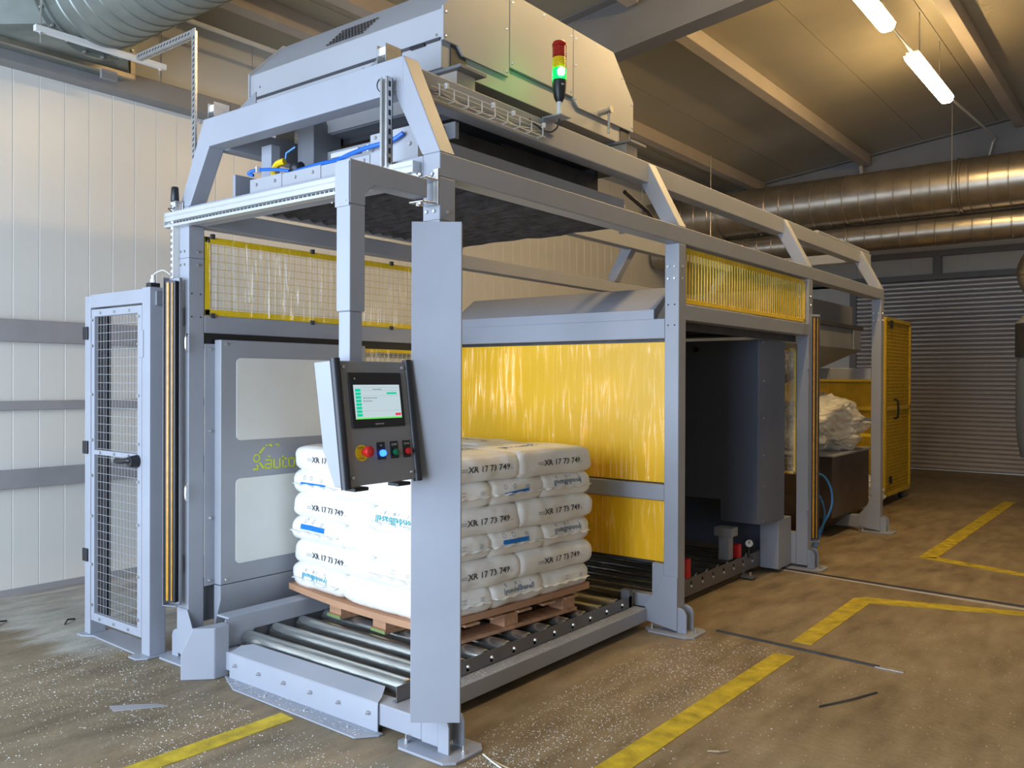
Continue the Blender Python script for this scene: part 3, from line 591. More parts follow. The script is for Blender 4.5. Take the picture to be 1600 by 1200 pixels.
def curtain_side(x0, y0, z0, z1, lab, s=1, green=False):
    # channel whose open side faces +X*s ; orange strips inside
    t = thing('light_curtain', lab, 'light curtain', (x0, y0, z0), 'light curtains on the posts')
    w1 = .11
    MB().box(x0-.004, x0, y0-w1/2, y0+w1/2, z0, z1).box(x0, x0+.075, y0-w1/2-.004, y0-w1/2, z0, z1).box(x0, x0+.055, y0+w1/2, y0+w1/2+.004, z0, z1).build('guard_channel', 'paint', t, bevel=.003)
    return t
# near the left front post : channel turned 45 degrees, opening towards the machine
def curtain_v(cx, cy, z0, z1, lab, ang, wd=.10):
    t = thing('light_curtain', lab, 'light curtain', (cx, cy, z0), 'light curtains on the posts'); t.rotation_euler = (0, 0, ang); h = z1-z0
    MB().box(-wd/2, wd/2, .0, .004, 0, h).box(-wd/2, -wd/2+.004, -.05, 0, 0, h).box(wd/2-.004, wd/2, -.02, 0, 0, h).box(-wd/2, wd/2, -.05, 0, 0, .004).build('guard_channel', 'paint', t, bevel=.003, local=True)
    MB().box(-.036, .03, -.040, -.001, .02, h-.02).build('sensor_strip', 'black', t, local=True)
    MB().box(-.024, -.009, -.0445, -.040, .03, h-.03).build('orange_lens', 'orange', t, local=True)
    MB().box(.008, .016, -.0445, -.040, .03, h-.03).build('orange_lens', 'orange', t, local=True)
    return t
curtain_v(-1.968, -.050, .33, 2.165, 'tall black and orange light curtain strip beside the left front post', R(22), .088)
curtain_v(.075, 4.51, .265, 2.155, 'black and orange light curtain strip beside the third right-hand post', R(40), .082)
for x, y, z in ((-W+.02, 0, .5), (-W+.02, 0, 1.9), (0, yD, .5), (0, yD, 1.7)): MB().box(x, x+.04, y-.04, y, z, z+.1).build('mount_bracket', 'paint', mf, bevel=.003)
for z in (.96, 1.80): MB().tube([(-1.895, -.02, z-.05), (-1.885, -.035, z-.03), (-1.885, -.035, z+.03), (-1.895, -.02, z+.05)], .006, 6).build('hinge_loop', 'zinc', mf)
# slotted cable duct + sensor at left post
sd = thing('slotted_cable_duct', 'narrow white slotted cable duct on the left front post', 'cable duct', (-2.0, -.03, 2.17))
MB().box(-2.035, -2.012, -.04, -.001, 2.17, 2.60).build('duct_body', 'whitep', sd, bevel=.002)
mb = MB()
for k in range(12):
    for dx in (-2.031, -2.021): mb.box(dx, dx+.004, -.0415, -.039, 2.18+k*.035, 2.20+k*.035)
mb.build('duct_slots', 'dark', sd, stuff=True)
bs = thing('radio_antenna', 'small black cylinder beacon on a zinc bracket at the left post top', 'beacon', (-2.0, -.03, 2.55))
MB().lathe([(.021, 0), (.024, .005), (.020, .075), (.017, .082)], (-2.0, -.035, 2.60), n=18).build('black_head', 'black', bs, smooth=True)
MB().cyl((-2.0, -.035, 2.57), (-2.0, -.035, 2.60), .006, 8).build('stem', 'whitep', bs)
MB().box(-1.995, -1.965, -.008, -.003, 2.52, 2.60).box(-2.02, -1.965, -.05, -.003, 2.596, 2.6).build('bracket', 'zinc', bs, bevel=.002)
MB().tube([(-2.0, -.035, 2.575), (-2.01, -.04, 2.56), (-2.045, -.05, 2.565), (-2.02, -.045, 2.545), (-2.005, -.045, 2.53)], .003, 6).build('cable', 'black', bs)
# ================================================================== SIDE COVER + LOGO
MB().box(-1.975, -1.93, .1, yC, 1.80, 1.862).build('shadow_gap_strip', 'black', mf)  # black strip standing in for the shade in the gap over the cover
cv = thing('side_cover', 'grey sheet cover with two pale windows and a yellow-green logo', 'machine cover', (-1.85, .7, .2))
MB().box(-1.915, -1.85, .163, 1.27, .413, 1.825).build('cover_sheet', 'cover', cv, bevel=.006)
MB().prism([(-1.85, .163, .41), (-1.85, .163, .33), (-1.905, .163, .175), (-1.915, .163, .175), (-1.915, .163, .41)], (0, 1.6, 0)).build('lower_skirt', 'cover', cv, bevel=.004)
MB().box(-1.915, -1.909, .1, .163, .413, 1.80).build('side_flange', 'paint', cv)
def rrect(mb, y0, y1, z0, z1, x, r, t):
    pts = []
    for cy, cz, a0 in ((y1-r, z1-r, 0), (y0+r, z1-r, 90), (y0+r, z0+r, 180), (y1-r, z0+r, 270)):
        for k in range(6): a = R(a0+18*k); pts.append((x, cy+r*math.cos(a), cz+r*math.sin(a)))
    return mb.prism(pts, (t, 0, 0))
rrect(MB(), .266, 1.17, 1.241, 1.722, -1.85, .03, .004).build('pale_window', 'window', cv, label='pale rounded window')
rrect(MB(), .262, 1.17, .522, 1.018, -1.85, .03, .004).build('pale_window', 'window', cv, label='pale rounded window')
mb = MB(); X = -1.8488
def L2(a, b, wd=.012): mb.bar((X, *a), (X, *b), .0015, wd, (0, a[0]-b[0], a[1]-b[1])) if 0 else mb.prism([(X, a[0]-(b[1]-a[1])/math.dist(a, b)*wd/2, a[1]+(b[0]-a[0])/math.dist(a, b)*wd/2), (X, b[0]-(b[1]-a[1])/math.dist(a, b)*wd/2, b[1]+(b[0]-a[0])/math.dist(a, b)*wd/2), (X, b[0]+(b[1]-a[1])/math.dist(a, b)*wd/2, b[1]-(b[0]-a[0])/math.dist(a, b)*wd/2), (X, a[0]+(b[1]-a[1])/math.dist(a, b)*wd/2, a[1]-(b[0]-a[0])/math.dist(a, b)*wd/2)], (.001, 0, 0))
for k in range(14):
    a, b = R(25.7*k), R(25.7*(k+1)); 
    if k not in (6,): L2((.405+.021*math.cos(a), 1.128+.021*math.sin(a)), (.405+.021*math.cos(b), 1.128+.021*math.sin(b)), .009)
L2((.425, 1.155), (.46, 1.19)); L2((.47, 1.20), (.485, 1.205), .008); L2((.495, 1.205), (.515, 1.195)); L2((.54, 1.20), (.56, 1.205), .008); L2((.56, 1.205), (.57, 1.19), .006)
L2((.38, 1.062), (.42, 1.065)); L2((.405, 1.09), (.42, 1.065), .008); L2((.425, 1.10), (.455, 1.065)); L2((.485, 1.135), (.505, 1.133), .008)
def strokes(y, segs):
    for a, b, c, d in segs: L2((y+a*.042, 1.062+b*.05), (y+c*.042, 1.062+d*.05), .0085)
strokes(.468, [(0, 1, 1, 1), (1, 1.08, 1, -.08), (1, 0, 0, 0), (0, -.08, 0, .6), (0, .52, 1, .52)])
strokes(.530, [(0, 1.08, 0, -.08), (0, 0, 1, 0), (1, -.08, 1, 1.08)])
strokes(.592, [(.1, 1.4, .1, -.08), (0, 1, .8, 1), (.1, 0, .8, 0)])
strokes(.640, [(0, 1.08, 0, -.08), (0, 0, 1, 0), (1, -.08, 1, 1.08), (0, 1, 1, 1)])
strokes(.702, [(0, 1.08, 0, -.08), (0, 1, 2, 1), (1, 1, 1, -.08), (2, 1.08, 2, -.08)])
mb.build('logo', 'lime', cv)
mb = MB()
for y, z in ((.20, 1.80), (.13, 1.77), (.13, 1.3), (.13, .8), (.13, .44), (.20, .44)): mb.bolt((-1.85 if y > .16 else -1.909, y, z), (1, 0, 0), .010, .008)
mb.build('cover_bolts', 'zinc', cv, smooth=True, stuff=True)
# ================================================================== MESH PANELS
def mesh_panel(name, lab, o, eu, ev, lu, lv, nu, nv, frame='yframe', wire='ywire', film='film', fw_=.022, loc=None, side=-1, cat='mesh panel', group=None, seed=1, wr=.0018, bars='uv'):
    o = Vector(o); eu = Vector(eu); ev = Vector(ev); n = eu.cross(ev).normalized()
    t = thing(name, lab, cat, tuple(o), group)
    for a, b in ((o+ev*(fw_/2), o+eu*lu+ev*(fw_/2)), (o+ev*(lv-fw_/2), o+eu*lu+ev*(lv-fw_/2)), (o+eu*(fw_/2), o+ev*lv+eu*(fw_/2)), (o+eu*(lu-fw_/2), o+ev*lv+eu*(lu-fw_/2))):
        MB().bar(a, b, .02, fw_, tuple(ev if (b-a).normalized().dot(ev) < .5 else eu)).build('frame_bar', frame, t, bevel=.002)
    wires(MB(), o, eu, ev, lu, lv, nu, nv, wr).build('wire_mesh', wire, t, stuff=True)
    if film: sheet(o+n*side*.016+ev*.004, eu, ev, lu, lv-.008, int(lu*60), int(lv*30), .004, seed, 'film_sheet', film, t)
    return t
t = mesh_panel('mesh_panel', 'long yellow-framed wire mesh panel high on the left side, wrapped in clear film', (-1.93, .105, 1.965), (0, 1, 0), (0, 0, 1), 2.09, .45, 46, 10, wire='ywire', side=1, seed=3, fw_=.034, wr=.0014)
for y in (.14, .86, 1.56):
    for z in (1.963, 2.418): MB().box(-1.925, -1.905, y, y+.022, z-.014, z+.014).build('clip', 'dark', t)
mesh_panel('mesh_panel', 'yellow wire mesh panel low on the left side behind the control box', (-1.93, 1.30, .45), (0, 1, 0), (0, 0, 1), .88, 1.36, 20, 30, side=1, seed=5)
mesh_panel('mesh_panel', 'yellow grille panel wrapped in film under the right side beam', (-.03, yC+.115, 2.10), (0, 1, 0), (0, 0, 1), 2.25, .345, 50, 1, side=1, seed=8, film='film', wr=.0045, wire='yframe', fw_=.026)
mesh_panel('mesh_panel', 'narrow upright mesh strip wrapped in crumpled film beside the deep grey cabinet', (-.262, yD+.03, .80), (1, 0, 0), (0, 0, 1), .15, 1.08, 4, 24, side=1, film='film2', seed=13)
# yellow solid panels
for z0, z1, lab in ((.943, 1.847, 'large yellow guard panel wrapped in glossy film behind the sacks'), (.434, .826, 'lower yellow guard panel below the grey cross rail')):
    t = thing('yellow_guard_panel', lab, 'guard panel', (-1, yC+.05, z0))
    MB().box(-1.90, -.113, yC+.045, yC+.055, z0, z1).build('panel_sheet', 'yellow', t, bevel=.002)
    MB().box(-W+sW, -.1, yC+.058, yC+.062, z0-.02, z1+.03).build('dark_gap', 'dark', t)
    sheet((-1.90, yC+.038, z0+.004), (1, 0, 0), (0, 0, 1), 1.785, z1-z0-.008, 150, 24, .0045, z0*10, 'film_sheet', 'film', t)
t = thing('side_guard_sheet', 'plain grey guard sheets closing the left side lower part', 'guard sheet', (-1.95, 1.5, .2))
MB().box(-1.965, -1.955, .1, yC, .2, .45).build('lower_sheet', 'paint2', t)
# ================================================================== TALL CABINET etc between C and D
cb = thing('inner_cabinet', 'deep blue-grey sheet cabinet inside the second bay', 'cabinet', (-.8, 4.0, .4))
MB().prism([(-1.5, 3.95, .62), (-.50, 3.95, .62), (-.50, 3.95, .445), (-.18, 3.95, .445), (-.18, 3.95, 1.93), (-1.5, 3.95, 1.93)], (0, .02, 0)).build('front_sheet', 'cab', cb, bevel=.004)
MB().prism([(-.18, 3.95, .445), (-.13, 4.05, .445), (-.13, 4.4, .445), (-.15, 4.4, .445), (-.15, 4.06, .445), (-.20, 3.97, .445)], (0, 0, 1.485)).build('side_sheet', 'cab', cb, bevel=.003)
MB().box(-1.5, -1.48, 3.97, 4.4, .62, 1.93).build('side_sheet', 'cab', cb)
MB().box(-1.9, -.30, 4.42, 4.43, .16, 1.95).build('added_dark_backing', 'cab', cb)  # dark backing added to hide the bright wall seen under the cabinet
MB().box(-1.5, -.15, 3.97, 4.4, 1.90, 1.92).build('top_sheet', 'paint2', cb)
mb = MB()
for z in (.47, .75, 1.0, 1.3, 1.6): mb.bolt((-.155, 3.999, z), (.9, -.45, 0), .007, .006)
mb.build('screw_heads', 'zinc', cb, stuff=True)
MB().cyl((-.72, 3.95, 1.86), (-.72, 3.93, 1.86), .022, 12).build('knob', 'black', cb, smooth=True)
MB().box(-.30, -.14, 4.30, yD, .03, .44).build('lower_leg', 'paint', cb, bevel=.004)
MB().box(-.42, -.33, 3.74, 3.82, .17, .36).build('bracket_column', 'paint', cb, bevel=.004)
MB().box(-.45, -.30, 3.72, 3.84, .36, .43).build('column_cap', 'paint', cb, bevel=.004)
t = thing('dark_roof_cover', 'dark cover sheet above the second bay behind the yellow grille', 'machine cover', (-1, 3.4, 2.0))
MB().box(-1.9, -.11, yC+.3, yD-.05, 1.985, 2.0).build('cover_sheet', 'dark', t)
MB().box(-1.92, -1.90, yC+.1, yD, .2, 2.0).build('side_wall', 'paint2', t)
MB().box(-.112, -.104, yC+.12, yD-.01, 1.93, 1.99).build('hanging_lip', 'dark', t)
for x, y in ((-.325, 2.99), (-.325, 3.90)):
    t = thing('red_stopper', 'red stopper block on the rear conveyor rail, %s' % ('the nearer one' if y < 3.2 else 'the farther one by the gauge'), 'stopper', (x, y, .17))
    MB().box(x-.03, x+.02, y-.03, y+.03, .17, .28 if y > 3.2 else .31).build('block', 'red', t, bevel=.006)
    MB().cyl((x-.005, y, .13), (x-.005, y, .17), .012, 10).build('pin', 'zinc', t)
t = thing('pressure_gauge', 'small round pressure gauge with white dial above the rear conveyor', 'gauge', (-.30, 4.06, .28))
MB().cyl((-.30, 4.06, .27), (-.285, 4.035, .27), .036, 20).build('dial_case', 'black', t, smooth=True)
MB().cyl((-.285, 4.035, .27), (-.284, 4.033, .27), .030, 20).build('white_dial', 'whitep', t)
MB().box(-.287, -.281, 4.030, 4.034, .268, .29).build('needle', 'black', t)
MB().cyl((-.295, 4.05, .15), (-.295, 4.05, .235), .012, 8).build('stem', 'black', t)
# ================================================================== ROLLER CONVEYOR
def conveyor(name, lab, y0, y1, ys, z0, z1, xr, r, zc_):
    t = thing(name, lab, 'conveyor', (-.95, y0, 0))
    MB().box(xr-.004, xr, y0, y1, z0, z1).box(xr-.03, xr, y0, y1, z0, z0+.004).build('side_rail', 'steelg', t, bevel=.0015)
    MB().box(-1.62, -1.616, y0, y1, z0, z1).box(-1.62, -1.59, y0, y1, z0, z0+.004).build('side_rail', 'steelg', t, bevel=.0015)
    mb = MB()
    for y in ys: mb.bolt((xr, y, (z0+z1)/2), (1, 0, 0), .011, .010)
    mb.build('axle_bolts', 'zinc', t, smooth=True, stuff=True)
    me = None
    for y in ys:
        if me is None:
            m0 = MB().lathe([(.012, -.018), (.012, 0), (r-.006, .001), (r, .008), (r, xr-.03+1.59-.008), (r-.006, xr-.03+1.59-.001), (.012, xr-.03+1.59), (.012, xr+1.6)], (-1.60+.95, 0, zc_), (1, 0, 0), 28)
            me = m0.mesh('roller', smooth=True); me.materials.append(M['roller'])
        o = bpy.data.objects.new('roller', me); COL.objects.link(o); o.parent = t; o.location = (0, y-y0, 0)
        md = o.modifiers.new('e', 'EDGE_SPLIT'); md.split_angle = R(40)
    return t
t = conveyor('roller_conveyor', 'front roller conveyor carrying the loaded pallet', .05, 2.16, [.167+.187*k for k in range(11)], .135, .209, -.30, .044, .160)
for y in (.3, 1.0, 1.8):
    MB().box(-1.61, -.31, y, y+.05, .06, .10).build('cross_member', 'steelg', t)
for x in (-1.58, -.9, -.36): MB().box(x, x+.05, .12, 2.1, .005, .06).build('floor_bearer', 'steelg', t)
MB().box(-.36, -.30, 2.12, 2.17, .133, .25).build('end_bracket', 'steelg', t, bevel=.003)
t2 = conveyor('roller_conveyor', 'rear roller conveyor beyond the yellow panel', 2.36, 4.35, [2.45+.187*k for k in range(10)], .045, .172, -.30, .035, .135)
for y in (2.5, 3.9):
    MB().box(-.30, -.20, y, y+.10, .012, .03).box(-.30, -.29, y+.03, y+.07, .03, .06).build('foot_plate', 'steelg', t2, bevel=.002)
    MB().cyl((-.24, y+.05, .03), (-.24, y+.05, .055), .012, 6).build('foot_bolt', 'zinc', t2)
gb = thing('side_guide', 'grey guide rail with folded top along the left of the front rollers', 'guide rail', (-1.65, .5, .2))
MB().box(-1.71, -1.60, .05, 2.0, .285, .297).box(-1.606, -1.60, .05, 2.0, .20, .285).build('folded_rail', 'paint', gb, bevel=.003)
MB().prism([(-1.598, .03, .29), (-1.598, .03, .08), (-1.598, .06, .08), (-1.598, .22, .205), (-1.598, 2.0, .205), (-1.598, 2.0, .29)], (-.006, 0, 0)).build('end_web', 'paint', gb)
for y in (.75, 1.7): MB().box(-1.69, -1.62, y, y+.06, .0, .285).build('support_leg', 'paint', gb, bevel=.003)
# front stop cover
fs = thing('front_step_plate', 'bent grey kick plate bolted across the front of the rollers', 'kick plate', (-.95, -.02, 0))
MB().prism([(-1.50, -.004, .004), (-1.50, -.012, .004), (-1.50, -.012, .128), (-1.50, -.006, .137), (-1.50, -.004, .130)], (1.14, 0, 0)).build('front_sheet', 'paint', fs, bevel=.002)
MB().prism([(-1.50, -.008, .134), (-.36, -.008, .134), (-.375, .03, .146), (-.42, .095, .168), (-1.44, .095, .168), (-1.50, .06, .157)], (0, 0, .006)).build('top_sheet', 'paint', fs, bevel=.002)
MB().prism([(-1.54, -.012, .001), (-1.34, -.10, .001), (-.40, -.115, .001), (-.33, -.03, .001), (-.33, -.004, .001), (-1.54, -.004, .001)], (0, 0, .008)).build('floor_flange', 'paint', fs, bevel=.002)
for k in range(6):
    x = -1.44+k*.205; MB().cyl((x, -.012, .085), (x, -.022, .085), .010, 6).cyl((x, -.022, .083), (x, -.032, .083), .005, 6).build('bolt', 'zinc', fs)
mb = MB()
for k in range(4): mb.cyl((-1.44+k*.31, -.055, .009), (-1.44+k*.31, -.055, .014), .008, 6)
mb.build('flange_bolts', 'zinc', fs, stuff=True)
bp_ = thing('corner_bumper', 'bent pale grey corner bumper plate in front of the left post', 'bumper', (-1.6, -.1, 0))
def wallseg(a, b, z0, z1, za=None):
    a = Vector((*a, 0)); b = Vector((*b, 0)); n = (b-a).cross(Vector((0, 0, 1))).normalized()*.008
    za = za or z1
    return [a+Vector((0, 0, z0)), b+Vector((0, 0, z0)), b+Vector((0, 0, z1)), a+(b-a)*.35+Vector((0, 0, z1)), a+Vector((0, 0, za))], -n
pts, n = wallseg((-1.675, -.19), (-1.552, -.066), .002, .272, .14); MB().prism(pts, n).build('front_plate', 'paint', bp_, bevel=.004)
pts, n = wallseg((-1.552, -.066), (-1.549, .02), .002, .272); MB().prism(pts, n).build('side_plate', 'paint', bp_, bevel=.004)
MB().prism([(-1.64, -.145, .268), (-1.552, -.062, .268), (-1.549, .02, .268), (-1.62, .03, .268)], (0, 0, .006)).build('top_lip', 'paint', bp_)
# ================================================================== PALLET + SACKS
TH = R(-6); PO = Vector((-1.764, .633, 0))   # left front corner of the load
def pw(u, v, z): return (PO.x+u*math.cos(TH)-v*math.sin(TH), PO.y+u*math.sin(TH)+v*math.cos(TH), z)
pl = thing('wooden_pallet', 'wooden block pallet with brown slip sheet under the white sacks', 'pallet', (PO.x, PO.y, .205), rz=TH)
zb = -.205
nu, nv = 24, 24; mb = MB(); vs = []
for s in (0, 1):
    for j in range(nv+1):
        for i in range(nu+1):
            u = -.035+1.30*i/nu; v = -.03+1.30*j/nv; z = .308+.036*s+.012*((i/nu-.5)*2)**2*(1 if i < nu/2 else .3)-.010*(1-j/nv)*math.sin(math.pi*i/nu)+.010*(j/nv)**3*(i/nu)
            vs.append((u, v, z+zb))
n1 = (nu+1)*(nv+1); f = []
for j in range(nv):
    for i in range(nu):
        a = j*(nu+1)+i; f += [(a, a+nu+1, a+nu+2, a+1), (a+n1, a+n1+1, a+n1+nu+2, a+n1+nu+1)]
for i in range(nu): a = i; f.append((a, a+1, a+1+n1, a+n1)); a = nv*(nu+1)+i; f.append((a+1, a, a+n1, a+1+n1))
for j in range(nv): a = j*(nu+1); f.append((a+nu+1, a, a+n1, a+nu+1+n1)); a += nu; f.append((a, a+nu+1, a+nu+1+n1, a+n1))
mb.add(vs, f).build('slip_sheet', 'card', pl, smooth=True, local=True)
for k in range(3):
    u = .29+.42*k
    MB().box(u, u+.13, .03, 1.16, zb+.206, zb+.226).build('bottom_runner', 'wood', pl, bevel=.002, local=True)
    for v in (.04, .54, 1.04): MB().box(u+.005, u+.12, v, v+.11, zb+.226, zb+.296).build('block', 'wood', pl, bevel=.003, local=True)
    MB().box(u, u+.13, .026, .0295, zb+.208, zb+.225).build('green_mark', 'green', pl, local=True)
for k in range(6): v = .02+.205*k; MB().box(.25, 1.27, v, v+.11, zb+.290, zb+.303).build('deck_board', 'wood', pl, bevel=.002, local=True)
SEAM = {}
def sack_mesh(L_, W_, H_, seed, top=False):
    n = (26, 16, 8); r = H_*.34; h = (L_/2, W_/2, H_/2); vs = {}; mb = MB(); V = []; F = []
    def vert(i, j, k):
        key = (i, j, k)
        if key in vs: return vs[key]
        p = [2*i/n[0]-1, 2*j/n[1]-1, 2*k/n[2]-1]
        # concentrate samples near the edges
        p = [math.copysign(abs(c)**.8, c) for c in p]
        q = [max(-(h[a]-r*(1 if a == 2 else .8)), min(h[a]-r*(1 if a == 2 else .8), p[a]*h[a])) for a in range(3)]
        d = Vector([p[a]*h[a]-q[a] for a in range(3)])
        if d.length > 1e-9:
            m_ = max(abs(c) for c in d); rr_ = r*.9
            e = Vector([math.copysign(abs(c)/m_, c)**1 if c >= 0 else -(abs(c)/m_) for c in d]); e = e.normalized()*min(1, m_/(r*.75)) if m_ < r*.75 else e.normalized()
            P = Vector(q)+e*r
        else: P = Vector(q)
        u, v = P.x/h[0], P.y/h[1]
        zf = 1-.13*abs(u)**9-.04*abs(v)**6
        P.z = P.z*zf + (.008 if top else 0)*(1-u*u)*(1-v*v)*(1 if P.z > 0 else 0)
        # wrinkles
        w1 = noise.noise(Vector((P.x*7+seed*3.7, P.y*7, P.z*9+seed)))*.012
        w2 = noise.noise(Vector((P.x*22+seed, P.y*22, P.z*14-seed)))*.0045
        tw = noise.noise(Vector((P.x*38+seed, P.y*38, P.z*5)))*.004*min(1, abs(P.z)/h[2])
        side = Vector((u**3, v**3, P.z/h[2]*.45)); side = side.normalized() if side.length > .01 else Vector((0, 0, 0))
        P += side*(w1+w2+tw)
        vs[key] = len(V); V.append(P); return vs[key]
    for a, b, c in ((0, 1, 2), (1, 2, 0), (2, 0, 1)):
        for side in (0, n[c]):
            for i in range(n[a]):
                for j in range(n[b]):
                    ids = []
                    for di, dj in ((0, 0), (1, 0), (1, 1), (0, 1)):
                        k = [0, 0, 0]; k[a] = i+di; k[b] = j+dj; k[c] = side; ids.append(vert(*k))
                    F.append(tuple(ids if side else ids[::-1]))
    mb.add(V, F); me = mb.mesh('sack_body', smooth=True); me.materials.append(M['sack']); bv = BVHTree.FromPolygons([tuple(v) for v in V], F)
    # seams : a crimped fin across both ends
    smes = []
    for sx in (-1, 1):
        sm = MB(); vv = []; m_ = 16
        for i in range(m_+1):
            y = (2*i/m_-1)*(W_/2-.02); hit = bv.ray_cast(Vector((sx*2, y, -.006)), Vector((-sx, 0, 0))); x = hit[0].x if hit[0] else sx*h[0]
            lean = -.012+.006*math.sin(i*1.7+seed); fin = .020+.003*math.sin(i*2.9+seed)
            vv += [(x-sx*.006, y, -.004), (x+sx*fin, y, lean), (x+sx*fin, y, lean-.002), (x-sx*.006, y, -.008)]
        sm.add(vv, [(i*4+a, i*4+(a+1) % 4, i*4+4+(a+1) % 4, i*4+4+a) for i in range(m_) for a in range(4)]+[(0, 1, 2, 3), (m_*4+3, m_*4+2, m_*4+1, m_*4)])
        sme = sm.mesh('seam_flap', smooth=True); sme.materials.append(M['sack']); smes.append(sme)
    return me, smes, bv
LY = .1415
SB = {}
for key, (a, b) in {'A': (.775, .438), 'B': (.66, .512)}.items():
    for sd_ in range(3): SB[key, sd_] = sack_mesh(a+.0, b, LY+.016, sd_*5+(1 if key == 'A' else 9), False)
def stamp(root, bv, mb, face, mat_, name):
    """push flat verts (u along face, w height, on plane) on to the sack along the face normal"""
    d = {'x+': Vector((-1, 0, 0)), 'x-': Vector((1, 0, 0)), 'y-': Vector((0, 1, 0)), 'y+': Vector((0, -1, 0)), 'z+': Vector((0, 0, -1))}[face]
    for v in mb.v:
        o = v-d*1.0; hit = bv.ray_cast(o, d)
        if hit[0]: v.xyz = hit[0]-d*.0032
    mb.build(name, mat_, root, local=True, stuff=name in ('printed_marks', 'printed_symbols'))
def face_axes(face, W_=0):   # origin, right, up  as seen from outside
    return {'y-': (Vector((1, 0, 0))), 'y+': Vector((-1, 0, 0)), 'x+': Vector((0, 1, 0)), 'x-': Vector((0, -1, 0)), 'z+': Vector((1, 0, 0))}[face]
def subgrid(mb, c, ex, ey, w_, h_, n=14, skew=0):
    vs = []
    for j in range(3):
        for i in range(n+1): vs.append(c+ex*((i/n-.5)*w_)+ey*((j/2-.5)*h_+skew*(i/n-.5)))
    return mb.add(vs, [(j*(n+1)+i, j*(n+1)+i+1, (j+1)*(n+1)+i+1, (j+1)*(n+1)+i) for j in range(2) for i in range(n)])
def print_code(root, bv, face, off=0.0):
    ex = face_axes(face); ey = Vector((0, 0, 1)); mb = MB(); text_on(mb, 'XR 17 73 749', ex*(-.14+off)+ey*-.014, ex, ey, .32, .034); stamp(root, bv, mb, face, 'ink', 'printed_code')
    mb = MB()
    for z in (.004, -.006): subgrid(mb, ex*(-.17+off)+ey*z, ex, ey, .055, .004, 6)
    subgrid(mb, ex*(.195+off)+ey*-.010, ex, ey, .02, .003, 3); stamp(root, bv, mb, face, 'inkg', 'printed_marks')
def print_bar(root, bv, face, z=.0, h_=.026, skew=0, w_=.22, zi=.035):
    ex = face_axes(face); ey = Vector((0, 0, 1)); mb = MB(); subgrid(mb, ex*-.02+ey*z, ex, ey, w_, h_, 14, skew); stamp(root, bv, mb, face, 'blue', 'blue_print_bar')
    mb = MB()
    for x in (-.11, -.04): 
        c = ex*x+ey*(z+zi)
        for k in range(8): a, b = R(45*k), R(45*k+45); p = c+ex*(.012*math.cos(a))+ey*(.012*math.sin(a)); q = c+ex*(.012*math.cos(b))+ey*(.012*math.sin(b)); m2 = (q-p).cross(ex.cross(ey)).normalized()*.0015; mb.add([p-m2, q-m2, q+m2, p+m2], [(0, 1, 2, 3)])
    for i in range(3): subgrid(mb, ex*.065+ey*(z+zi-.008*i), ex, ey, .035, .003, 4)
    stamp(root, bv, mb, face, 'inkg', 'printed_symbols')
def print_name(root, bv, face, m_='cyan', z=0., flip=True, w_=.26, h_=.036, off=0):
    ex = face_axes(face); ey = Vector((0, 0, 1)) if face != 'z+' else Vector((0, 1, 0)); mb = MB()
    s = -1 if flip else 1
    text_on(mb, 'lyondellbasell', ex*(-s*w_/2+off)+ey*(z-s*h_*.4), ex*s, ey*s, w_, h_); stamp(root, bv, mb, face, m_, 'printed_name')
    if face != 'z+':
        mb = MB()
        for x, n in ((-.10, 2), (-.02, 3), (.02, 1), (.10, 1)):
            for i in range(n): subgrid(mb, ex*(x+off+.007*i)+ey*(z+h_*.4+.018), ex, ey, .003, .016, 1)
        stamp(root, bv, mb, face, 'inkg', 'printed_marks')
def print_small(root, bv, face, z=.0, off=0):
    ex = face_axes(face); ey = Vector((0, 0, 1)); mb = MB()
    for x, dz_ in ((-.05, .01), (-.05, -.008), (.08, .006), (.08, -.002), (.08, -.010)): subgrid(mb, ex*(x+off)+ey*(z+dz_), ex, ey, .03, .003, 4)
    stamp(root, bv, mb, face, 'inkg', 'printed_marks')
ORD = ['bottom', 'second', 'third', 'fourth', 'fifth', 'top']
Z0 = .343
EA, EB = 1.265, 1.26
random.seed(21)
def sack(kind, seed, u, v, lay, rot, lab, tilt=(0, 0)):
    me, sme, bv = SB[kind, seed]
    x, y, z = pw(u, v, Z0+LY*(lay+.5))
    r = thing('plastic_sack', lab, 'sack', (x, y, z-LY/2), 'white plastic sacks on the pallet', TH+rot); r.rotation_euler = (tilt[0], tilt[1], TH+rot)
    b = bpy.data.objects.new('sack_body', me); COL.objects.link(b); b.parent = r; b.location = (0, 0, LY/2)
    for q in sme: s = bpy.data.objects.new('seam_flap', q); COL.objects.link(s); s.parent = r; s.location = (0, 0, LY/2)
    return r, bv
def lift(r):   # printed parts were built round the body centre
    for c in r.children:
        if c.name.startswith(('printed', 'blue_print')): c.location = (0, 0, LY/2)
